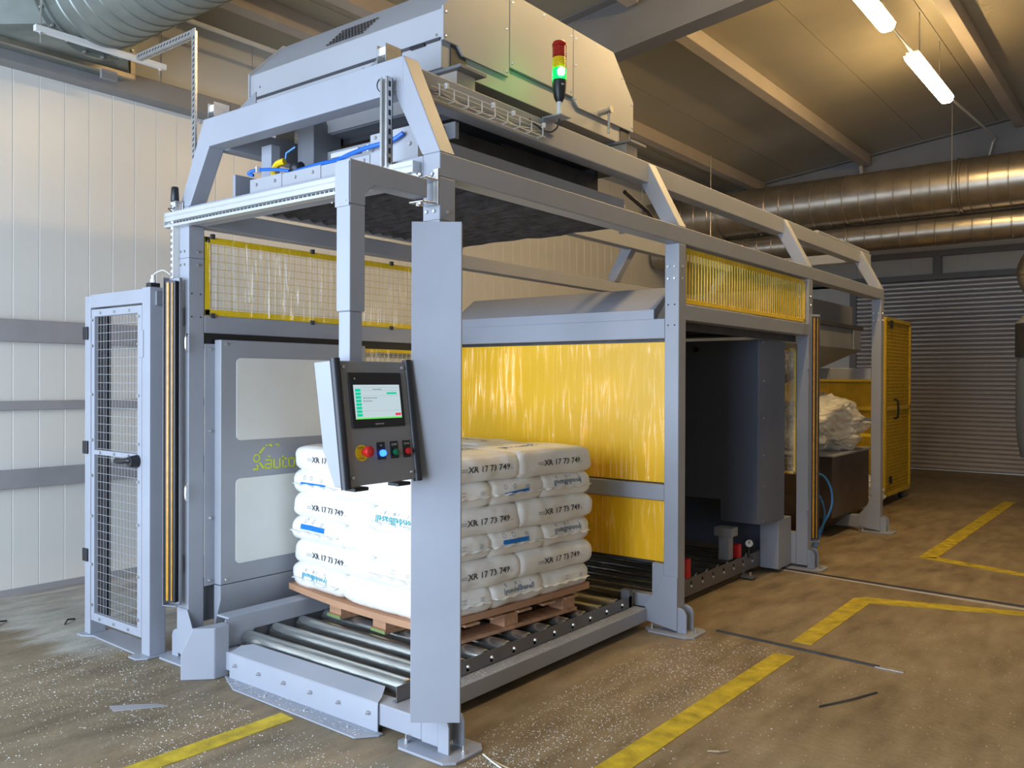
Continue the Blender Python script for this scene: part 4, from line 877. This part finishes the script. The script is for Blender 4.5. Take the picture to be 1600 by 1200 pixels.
for lay in range(6):
    L = ORD[lay]; jt = lambda: random.uniform(-.006, .006)
    sh = random.uniform(-.008, .008)
    if lay % 2:   # upper of each pair: three long ones on the left, two on the right
        for k in range(3):
            pos = ('left front corner, long side forward', 'middle of the left side', 'left rear corner')[k]
            r, bv = sack('A', (lay+k) % 3, .375+jt(), .21+.42*k, lay, jt()*2, 'white sack in the %s layer, %s%s' % (L, pos, ', black code' if k == 0 else ''))
            if k == 0: print_code(r, bv, 'y-', -.03); lift(r)
            if lay == 5 and k: print_name(r, bv, 'z+', 'navy', 0, True, .4, .05); lift(r)
        for k in range(2):
            pos = ('near right corner', 'right side rear')[k]
            r, bv = sack('B', (lay+k+1) % 3, 1.015+jt()*.5+(.006 if k else 0), .315+.63*k, lay, R(90)+jt(), 'white sack in the %s layer, %s, black code on its long side' % (L, pos))
            print_code(r, bv, 'y-', .02 if k else 0.05)
            if k == 0 and lay == 3: print_name(r, bv, 'x-', 'teal', .012, True, .34, .042, -.02)
            if k == 0 and lay == 1: print_small(r, bv, 'x-', .02)
            if lay == 5: print_name(r, bv, 'z+', 'navy', .0, True, .42, .06)
            lift(r)
    else:
        for k in range(2):
            pos = ('left front corner', 'left rear corner')[k]
            ex_ = {0: 'cyan lettering on its end', 2: 'thick blue bar on its end', 4: 'thin blue bar on its end'}[lay]
            r, bv = sack('B', (lay+k) % 3, .245+jt()-.012, .315+.63*k, lay, R(90)+jt(), 'white sack in the %s layer, %s%s' % (L, pos, ', '+ex_ if k == 0 else ''))
            if k == 0:
                if lay == 0: print_name(r, bv, 'x-', 'cyan', .014, True, .26, .034, 0)
                if lay == 2: print_bar(r, bv, 'x-', .018, .030, w_=.25)
                if lay == 4: print_bar(r, bv, 'x-', -.004, .014, w_=.25)
                lift(r)
        for k in range(3):
            pos = ('right side nearest', 'right side middle', 'right side rearmost')[k]
            ex_ = {(0, 0): 'with small grey marks', (0, 1): 'with dark blue lettering', (0, 2): 'with small grey marks', (2, 0): 'with small grey marks', (2, 1): 'with a blue bar', (2, 2): 'with faded blue lettering', (4, 0): 'with small grey marks', (4, 1): 'with a slanted blue bar', (4, 2): 'with faded blue lettering'}[lay, k]
            r, bv = sack('A', (lay+k+2) % 3, .875+jt()*.5, .21+.42*k, lay, jt()*2, 'white sack in the %s layer, %s, end %s' % (L, pos, ex_))
            if 'small' in ex_: print_small(r, bv, 'x+', .012, .05)
            elif 'bar' in ex_: print_bar(r, bv, 'x+', .008 if lay == 2 else -.006, .024 if lay == 2 else .018, 0 if lay == 2 else .012, .20)
            else: print_name(r, bv, 'x+', 'navy', .018, lay != 0, .24, .034)
            lift(r)
# ================================================================== SAFETY GATE (left)
gt = thing('safety_gate', 'narrow grey wire mesh gate with black handle at the left', 'gate', (-2.5, -.05, 0))
MB().box(-2.915, -2.845, -.10, .0, .01, 2.11).build('left_post', 'paint', gt, bevel=.004)
MB().box(-2.90, -2.845, .001, .03, .05, 2.06).build('dark_side_strip', 'black', gt)  # black strip standing in for the shaded depth side of the left post
MB().box(-2.235, -2.148, -.10, .0, .01, 2.125).build('right_post', 'paint', gt, bevel=.004)
MB().box(-2.846, -2.234, -.10, -.02, 2.035, 2.118).build('top_rail', 'paint', gt, bevel=.004)
MB().prism([(-2.98, -.06, .001), (-2.93, -.14, .001), (-2.86, -.14, .001), (-2.8, -.10, .001), (-2.27, -.12, .001), (-2.25, -.17, .001), (-2.17, -.17, .001), (-2.13, -.12, .001), (-2.13, .04, .001), (-2.98, .04, .001)], (0, 0, .01)).build('base_plate', 'paint', gt, bevel=.002)
lf = MB().box(-2.838, -2.800, -.098, -.068, .10, 2.025).box(-2.288, -2.242, -.098, -.068, .10, 2.025).box(-2.80, -2.288, -.098, -.068, .10, .15).box(-2.80, -2.288, -.098, -.068, 1.98, 2.025).box(-2.80, -2.288, -.098, -.068, 1.13, 1.16).build('door_frame', 'paint', gt, bevel=.003)
wires(MB(), (-2.80, -.075, .15), (1, 0, 0), (0, 0, 1), .512, 1.83, 14, 36, .0014).build('wire_mesh', 'wire', gt, stuff=True)
mb = MB()
for z in (.2, .45, .75, 1.0, 1.22, 1.5, 1.8, 1.96):
    for x in (-2.815, -2.27): mb.cyl((x, -.098, z), (x, -.108, z), .010, 6)
for x in (-2.72, -2.55, -2.38):
    for z in (.125, 2.0, 1.145): mb.cyl((x, -.098, z), (x, -.107, z), .009, 6)
mb.build('clamp_bolts', 'zinc', gt, stuff=True)
for z in (.50, 1.17, 1.88): MB().box(-2.925, -2.865, -.112, -.10, z-.04, z+.04).build('hinge', 'black', gt, bevel=.004)
hn = MB().cyl((-2.285, -.10, 1.12), (-2.285, -.15, 1.12), .038, 16, .03).build('handle', 'black', gt, smooth=True)
MB().tube([(-2.285, -.14, 1.125), (-2.31, -.15, 1.125), (-2.37, -.152, 1.118), (-2.43, -.15, 1.118)], .017, 10).build('grip', 'black', hn, smooth=True)
MB().box(-2.265, -2.215, -.106, -.10, 1.72, 1.88).build('latch_plate', 'paint', gt, bevel=.004)
MB().box(-2.21, -2.16, -.09, -.03, 2.125, 2.150).build('switch_box', 'black', gt, bevel=.003)
MB().lathe([(.016, 0), (.016, .02), (.011, .025), (.011, .045)], (-2.185, -.06, 2.150), n=12).build('white_gland', 'whitep', gt, smooth=True)
MB().tube([(-2.185, -.06, 2.195), (-2.17, -.05, 2.21), (-2.11, -.04, 2.22), (-2.05, -.03, 2.19)], .003, 6).build('cable', 'whitep', gt)
MB().box(-2.148, -2.13, -.07, -.02, 2.02, 2.10).build('lock_switch', 'paint2', gt, bevel=.003)
# ================================================================== LAMPS
for i, y in enumerate((1.30, 3.75, 6.20)):
    lab = ('ceiling lamp above the front of the machine', 'glowing ceiling lamp nearer the top edge', 'glowing ceiling lamp farther back in the row')[i]
    x = .43; t = thing('ceiling_lamp', lab, 'lamp', (x, y+.78, 4.78), 'row of tube ceiling lamps')
    MB().box(x-.06, x+.06, y+.01, y+1.55, 4.745, 4.79).build('lamp_body', 'whitep', t, bevel=.01)
    MB().prism([(x-.075, y, 4.745), (x+.075, y, 4.745), (x+.06, y, 4.70), (x+.035, y, 4.68), (x-.035, y, 4.68), (x-.06, y, 4.70)], (0, 1.56, 0)).build('diffuser', 'lamp', t)
    for dy in (.3, 1.2): MB().cyl((x, y+dy, 4.79), (x, y+dy, zc(x)-.002), .006, 6).build('hanger', 'zinc', t)
t = thing('lamp_conduit', 'thin conduit linking the two glowing ceiling lamps', 'conduit', (.43, 7, 4.78))
MB().cyl((.43, 5.31, 4.775), (.43, 6.20, 4.775), .013, 8).build('pipe', 'whitep', t, smooth=True)
t = thing('angled_conduit', 'thin conduit from the far lamp down to the rear roof beam', 'conduit', (.43, 9, 4.78))
MB().tube([(.43, 7.76, 4.775), (.43, 10.8, 5.0), (.40, 10.92, 4.95), (.30, 10.92, 4.55)], .014, 8).build('pipe', 'whitep', t, smooth=True)
MB().box(.22, .40, 10.88, 10.96, 4.50, 4.56).build('junction_box', 'whitep', t)
for x, y, z0, z1, lab in ((.25, 9.0, 3.80, zc(.25)-.001, 'thin hanging wire in front of the large duct'), (-2.90, 8.9, 3.0, zc(-2.9)-.001, 'thin hanging wire behind the top chord')):
    o = MB().cyl((x, y, z0), (x, y, z1), .006, 6).build('hanging_wire', 'zinc'); tag(o, lab, 'wire')
# ================================================================== DUCTS
def duct(name, lab, p, q, r, m_, pitch_=.14, collar=None):
    p = Vector(p); q = Vector(q); Ln = (q-p).length; ax = (q-p).normalized(); t = thing(name, lab, 'air duct', tuple(p))
    pr = []; k = 0.
    while k < Ln:
        pr += [(r, k+.008), (r, k+pitch_-.012), (r+.007, k+pitch_-.006), (r+.007, k+pitch_)]
        k += pitch_
    MB().lathe(pr, p, ax, 56).build('duct_tube', m_, t, smooth=True)
    for c in collar or []: MB().lathe([(r, 0), (r+.018, .004), (r+.018, .022), (r+.008, .03), (r+.018, .038), (r+.018, .06), (r, .064)], p+ax*c, ax, 56).build('collar', m_, t, smooth=True)
    return t
duct('round_duct', 'large round spiral duct across the back under the roof', (-4.24, 9.6, 4.10), (6.85, 9.6, 4.16), .335, 'galvb', .22, [1.2, 4.46, 9])
duct('round_duct', 'smaller dark round duct just below the large one', (-4.24, 9.75, 3.58), (6.85, 9.75, 3.62), .19, 'galvb', .22, [3.0, 5.2])
td = duct('round_duct', 'big green-grey spiral duct at the top left corner', (-3.66, .32, 4.325), (3.6, .32, 4.325), .372, 'galv', .15, None)
MB().lathe([(.372, 0), (.425, 0), (.425, .008), (.39, .012), (.39, .05), (.372, .05)], (-3.69, .32, 4.325), (1, 0, 0), 56).build('flange_ring', 'galv', td, smooth=True)
for k in range(20):
    a = R(18*k+9); MB().cyl((-3.70, .32+.408*math.cos(a), 4.325+.408*math.sin(a)), (-3.66, .32+.408*math.cos(a), 4.325+.408*math.sin(a)), .010, 6).build('flange_bolt', 'zinc', td)
# square to round transition
mb = MB(); vs = []; n = 48; ring = []; sq = []
for k in range(n):
    a = 2*math.pi*k/n; c_, s_ = math.cos(a), math.sin(a); m_ = max(abs(c_), abs(s_)); ring.append((-3.69, .32+.372*c_, 4.325+.372*s_)); sq.append((-3.98, .16+.58*c_/m_, 4.33+.36*s_/m_))
mb.add(ring+sq, [(k, (k+1) % n, (k+1) % n+n, k+n) for k in range(n)]).build('transition', 'galv', td, smooth=True)
MB().box(-4.135, -3.98, -.44, .76, 3.945, 4.68).build('box_end', 'galv', td, bevel=.004)
MB().box(-4.0, -3.96, -.47, .79, 3.93, 3.97).box(-4.0, -3.96, -.47, -.43, 3.97, 4.69).box(-4.0, -3.96, .75, .79, 3.97, 4.69).build('box_flange', 'galvb', td, bevel=.003)
MB().box(-3.94, -3.91, .5, .62, 3.86, 3.93).build('lug', 'rafter', td)
hg = thing('duct_hanger', 'zinc strut channel with threaded rods under the top left duct', 'hanger', (-3.6, .3, 3.9))
MB().box(-3.60, -3.56, -.12, .82, 3.93, 3.97).build('strut_bar', 'whitep', hg, bevel=.003)
for y in (-.08, .775):
    MB().cyl((-3.58, y, 3.86), (-3.58, y, zc(-3.58)-.002), .006, 8).build('threaded_rod', 'zinc', hg); MB().cyl((-3.58, y, 3.915), (-3.58, y, 3.93), .012, 6).build('nut', 'zinc', hg)
# perforated angle standing on the frame
pa = thing('perforated_angle_stand', 'perforated zinc angle rising from the left top beam to the duct', 'strut', (-2.06, .15, 2.572))
AX, AY, AT = -2.085, .12, 3.645
def perf(mb, hol, p, d, L_, e, wd=.036, n=None):
    p = Vector(p); d = Vector(d); e = Vector(e); nr = d.cross(e).normalized()
    mb.prism([p, p+e*wd, p+e*wd+d*L_, p+d*L_], nr*.002)
    k = .02
    while k < L_-.03:
        c = p+d*k+e*(wd*.5); hol.prism([c-e*.010-nr*.0008, c+d*.018-nr*.0008, c+e*.010+d*.018-nr*.0008, c-d*.0-nr*.0008], nr*.0036)
        k += .033
mb, ho = MB(), MB()
perf(mb, ho, (AX, AY, H), (0, 0, 1), AT-H, (1, 0, 0)); perf(mb, ho, (AX, AY, H), (0, 0, 1), AT-H, (0, 1, 0))
perf(mb, ho, (AX-.62, AY, AT-.04), (1, 0, 0), .62, (0, 0, 1)); perf(mb, ho, (AX-.62, AY, AT-.04), (1, 0, 0), .62, (0, 1, 0))
mb.build('angle_bars', 'zinc', pa); ho.build('punched_holes', 'black', pa, stuff=True)
t = thing('ceiling_pipe', 'pale thin pipe along the eave above the left wall', 'pipe', (-3.9, 2, 4.5))
MB().bar((-3.86, .9, 4.50), (-3.86, 6, 4.50), .03, .03).build('pipe_run', 'whitep', t)
# elbow and filter unit at the right edge
el = thing('extraction_unit', 'blue-grey extraction unit with bent duct at the right edge', 'extractor', (1.2, 10, 0))
MB().lathe([(.05, 0), (.30, .02), (.34, .25), (.36, .5), (.36, 1.1), (.34, 1.3)], (1.18, 10, .62), n=32).build('filter_body', 'filter', el, smooth=True)
MB().lathe([(.37, 0), (.37, .42)], (1.18, 10, 1.92), n=32).build('dark_drum', 'dark', el, smooth=True)
MB().lathe([(.36, 0), (.36, .02), (.20, .20), (.18, .28)], (1.18, 10, 2.34), n=32).build('cone_top', 'alu', el, smooth=True)
MB().tube([(1.18, 10, 2.6), (1.14, 10, 2.75), (1.05, 10, 2.88), (1.02, 10, 3.02), (1.08, 10, 3.15), (1.18, 10, 3.3), (1.22, 10, 3.42)], .2, 24).build('bent_duct', 'galvb', el, smooth=True)
MB().lathe([(.2, 0), (.225, .01), (.225, .05), (.2, .06)], (1.03, 10, 2.95), (0, 0, 1), 24).build('clamp_ring', 'galvb', el, smooth=True)
for a in (.9, 2.2, 4.0, 5.4): MB().cyl((1.18+.28*math.cos(a), 10+.28*math.sin(a), 0), (1.18+.28*math.cos(a), 10+.28*math.sin(a), .9), .025, 8).build('leg', 'dark', el)
# ================================================================== REAR OF THE MACHINE
hp = thing('brown_hopper', 'dark brown tapered sheet hopper between the two rear posts', 'hopper', (-.9, 5.8, .1))
def frustum(mb, x0, x1, y0, y1, z1, a0, a1, b0, b1, z0):
    return mb.add([(a0, b0, z0), (a1, b0, z0), (a1, b1, z0), (a0, b1, z0), (x0, y0, z1), (x1, y0, z1), (x1, y1, z1), (x0, y1, z1)], [(3, 2, 1, 0), (4, 5, 6, 7), (0, 1, 5, 4), (1, 2, 6, 5), (2, 3, 7, 6), (3, 0, 4, 7)])
frustum(MB(), -1.5, -.30, 6.2, 7.5, .20, -1.3, -.5, 6.3, 6.6, .01).build('lower_cone', 'hopper', hp, bevel=.004)
MB().box(-1.5, -.30, 6.2, 7.5, .20, .83).build('hopper_wall', 'hopper', hp, bevel=.004)
MB().prism([(-1.55, 6.1, .832), (-.25, 6.1, .832), (-.27, 7.52, .832), (-1.55, 7.52, .832)], (0, 0, .02)).build('top_sheet', 'paint', hp, bevel=.003)
uf = thing('upper_funnel', 'grey sheet funnel hanging in the rear bay', 'funnel', (-1.1, 5.6, 2))
frustum(MB(), -1.85, -.45, 5.2, 7.7, 1.96, -1.6, -1.0, 5.3, 6.3, 1.5).build('funnel_wall', 'paint2', uf, bevel=.004)
MB().box(-1.85, -.45, 5.2, 7.7, 1.96, 2.19).build('upper_box', 'paint2', uf, bevel=.004)
MB().box(-1.85, -.52, 5.2, 7.6, 2.23, 2.46).build('upper_box', 'paint2', uf, bevel=.004)
MB().box(-1.85, -.43, 5.2, 7.72, 2.19, 2.23).build('rim', 'dark', uf)
MB().box(-.445, -.43, 7.35, 7.62, 1.96, 2.18).build('bright_bracket', 'zinc', uf, bevel=.003)
for z, m_, nm, lab in ((1.17, 'paint2', 'cross_bar', 'thin dark bar across the crumpled film pile'), (1.00, 'yframe', 'cross_bar', 'yellow bar across the crumpled film pile')):
    o = MB().box(-1.9, -.1, yE+.12, yE+.15, z, z+.035).build(nm, m_); tag(o, lab, 'bar')
def crumple(name, c, sz, seed, lab, parent=None):
    bm = bmesh.new(); bmesh.ops.create_icosphere(bm, subdivisions=5, radius=1)
    for v in bm.verts:
        p = v.co.copy(); d = 1+.30*noise.noise(p*2.1+Vector((seed, 0, 0)))+.16*abs(noise.noise(p*5+Vector((0, seed, 0))))+.07*noise.noise(p*13)
        v.co = Vector((p.x*sz[0]*d+c[0], p.y*sz[1]*d+c[1], max(p.z*sz[2]*d, -sz[2]*.8)+c[2]))
    me = bpy.data.meshes.new(name); bm.to_mesh(me); bm.free(); me.materials.append(M['bag2']); o = bpy.data.objects.new(name, me); COL.objects.link(o)
    tag(o, lab, 'plastic waste'); return o
crumple('film_heap', (-.72, 6.95, 1.10), (.46, .62, .31), 3, 'heap of crumpled clear film behind the rear crossbars')
crumple('film_heap', (-.85, 8.15, .26), (.45, .38, .28), 9, 'lower crumpled film heap beside the rear post foot')
cg = thing('yellow_cage', 'yellow wheeled mesh cage with dark handle behind the machine', 'cage', (-1.1, 9, 0))
def ycage(o, eu, lu, z0=.14, z1=2.40):
    o = Vector(o); eu = Vector(eu)
    MB().bar(o+Vector((0, 0, z0)), o+Vector((0, 0, z1)), .05, .05).build('cage_post', 'ydull', cg); MB().bar(o+eu*lu+Vector((0, 0, z0)), o+eu*lu+Vector((0, 0, z1)), .05, .05).build('cage_post', 'ydull', cg)
    for z in (z0, z1, 1.25): MB().bar(o+Vector((0, 0, z)), o+eu*lu+Vector((0, 0, z)), .05, .05).build('cage_rail', 'ydull', cg)
    wires(MB(), o+Vector((0, 0, z0)), eu, (0, 0, 1), lu, z1-z0, int(lu/.045), 50, .004).build('wire_mesh', 'ydull', cg, stuff=True)
ycage((-1.90, 8.9, 0), (1, 0, 0), 1.34, z1=1.62); MB().box(-1.93, -.505, 8.915, 8.92, .2, 1.6).build('front_lining', 'ydull', cg); ycage((-.5, 8.9, 0), (0, 1, 0), 1.25); ycage((-1.90, 10.15, 0), (1, 0, 0), 1.34, z1=1.62); ycage((-1.95, 8.9, 0), (0, 1, 0), 1.25, z1=1.62)
MB().box(-1.95, -.52, 8.92, 10.13, .14, .16).build('cage_floor', 'ydull', cg)
MB().box(-.53, -.525, 8.93, 10.1, .2, 2.38).build('yellow_lining', 'ydull', cg)
MB().tube([(-.47, 9.25, 1.12), (-.42, 9.25, 1.14), (-.42, 9.25, 1.34), (-.47, 9.25, 1.36)], .014, 8).build('handle', 'black', cg, smooth=True)
for z in (.32, 2.34): MB().box(-.475, -.46, 9.08, 9.16, z-.05, z+.05).build('hinge', 'black', cg)
for x, y in ((-.55, 9.95), (-.55, 9.0), (-1.85, 9.0), (-1.85, 9.95)):
    wq = MB().cyl((x-.02, y, .06), (x+.02, y, .06), .06, 18).build('wheel', 'rubber', cg, smooth=True); MB().box(x-.03, x+.03, y-.03, y+.03, .105, .14).build('fork', 'zinc', wq)
crumple('film_heap', (-1.2, 9.52, .66), (.46, .38, .40), 15, 'crumpled film filling the yellow cage')
t = thing('blue_air_hoses', 'two light blue air hoses looping down behind the rear light curtain', 'hose', (-.2, 5, 0))
MB().tube([(-.02, 4.82, .80), (.05, 4.86, .77), (.10, 4.90, .65), (.10, 4.90, .50), (.04, 4.86, .34), (-.02, 4.82, .20), (-.04, 4.8, .10), (-.05, 4.8, .02)], .009, 8).build('hose', 'hosec', t, smooth=True)
MB().tube([(-.03, 4.83, .64), (.02, 4.86, .58), (.05, 4.88, .46), (.04, 4.87, .34), (.0, 4.83, .18), (-.03, 4.8, .02)], .009, 8).build('hose', 'hosec', t, smooth=True)
t = thing('rooftop_machinery', 'dark pipework and fittings behind the middle of the top frame', 'machine part', (-1, 4, 2.6))
for k in range(7): MB().cyl((-.75-.04*k, 5.2+.02*k, 2.58), (-.75-.04*k, 5.2+.02*k, 2.86), .012, 6).build('black_fitting', 'black', t)
MB().tube([(-.45, 2.3, 2.86), (-.5, 2.7, 2.8), (-.55, 3.1, 2.66)], .015, 6).build('cable', 'dark', t)
for y0 in (2.35, 3.3): MB().bar((-.5, y0, 2.6), (-.7, y0+.35, 2.86), .04, .02).build('flat_bar', 'paint2', t)
# ================================================================== FLOOR CABLES, PELLETS, LITTER
t = thing('floor_cable_joint', 'dark cable strip crossing the floor from the second post foot', 'floor strip', (.6, 2.4, 0))
MB().prism([(.16, 2.425, .0008), (1.17, 2.345, .0008), (1.17, 2.362, .0008), (.16, 2.445, .0008)], (0, 0, .009)).build('rubber_strip', 'rubber', t)
MB().box(1.15, 1.30, 2.335, 2.37, .0008, .006).build('silver_tape', 'zinc', t)
t = thing('floor_cable_joint', 'dark seam strip crossing the floor from the third post foot', 'floor strip', (1, 4.5, 0))
MB().prism([(-.3, 4.475, .0008), (3.2, 4.22, .0008), (3.2, 4.24, .0008), (-.3, 4.50, .0008)], (0, 0, .009)).build('rubber_strip', 'rubber', t)
MB().prism([(-.3, 4.44, .0006), (3.2, 4.10, .0006), (3.2, 4.16, .0006), (-.3, 4.47, .0006)], (0, 0, .003)).build('pale_tape', 'purlin', t)
random.seed(11); mb = MB()
def chip(x, y, s, z=.001):
    a = random.random()*6.28; l = s*random.uniform(.7, 1.9); c_, s_ = math.cos(a), math.sin(a); w_ = s*.5
    mb.add([(x-c_*l, y-s_*l, z), (x+s_*w_, y-c_*w_, z), (x+c_*l, y+s_*l, z), (x-s_*w_, y+c_*w_, z), (x, y, z+s*.6)], [(0, 1, 4), (1, 2, 4), (2, 3, 4), (3, 0, 4)])
def dens(x, y):
    return .5+.5*noise.noise(Vector((x*1.6, y*1.6, 0)))+.6*noise.noise(Vector((x*5, y*5, 2)))
cnt = 0
while cnt < 8500:
    if random.random() < .62: x, y = random.uniform(-2.6, .35), random.gauss(-.55, .5)
    else: x, y = random.gauss(.28, .3), random.uniform(-.4, 2.3)
    if y < -2.6 or (x < -.33 and y > -.12): continue
    if x < .0 and y > -.05: continue
    if -1.7 < x < .15 and -.2 < y < .18: continue
    if dens(x, y) < random.random()*1.1: continue
    chip(x, y, random.uniform(.0014, .0040)); cnt += 1
for k in range(500): chip(random.uniform(-.31, -.215), random.uniform(.12, 2.18), .0028, .133)
for k in range(150): chip(random.uniform(-1.5, -.4), random.uniform(-.095, -.015), .003, .009)
for k in range(900): chip(random.gauss(1.0, .8), random.uniform(-1.5, 3.5), .0025)
o = mb.build('spilled_pellets', 'chip'); tag(o, 'scattered white plastic pellets on the floor round the machine', 'pellets', kind='stuff')
for i, (a, b, m_, lab) in enumerate((((.155, .115), (.30, .06), 'chip', 'pale splinter on the floor beside the nearest post foot'), ((.20, .10), (.36, .075), 'stick', 'thin dry stalk on the floor beside the nearest post foot'),
                                  ((.89, .74), (.96, .80), 'stick', 'short pale splinter on the floor to the right of the yellow line'), ((1.10, 1.55), (1.27, 1.93), 'rubber', 'dark scrap of rubber on the floor near the cable strip'))):
    o = MB().tube([(a[0], a[1], .005), ((a[0]+b[0])/2+.01, (a[1]+b[1])/2-.01, .008), (b[0], b[1], .005)], .004 if i < 3 else .0045, 6).build('floor_litter', m_); tag(o, lab, 'litter')
for c, lab in (((-3.25, -.05), 'curled dark scrap on the dusty floor left of the gate'), ((-3.55, -.35), 'small dark scrap on the dusty floor farther left of the gate')):
    o = MB().tube([(c[0]-.03, c[1]+.06, .006), (c[0], c[1], .02), (c[0]+.05, c[1]-.04, .006)], .006, 6).build('floor_litter', 'rubber'); tag(o, lab, 'litter')
o = MB().prism([(-1.62, -.60, .001), (-1.54, -.62, .001), (-1.40, -.42, .001), (-1.47, -.44, .001), (-1.56, -.53, .001)], (0, 0, .003)).build('torn_sheet', 'girt'); tag(o, 'flattened torn scrap of grey film on the floor in front', 'litter')
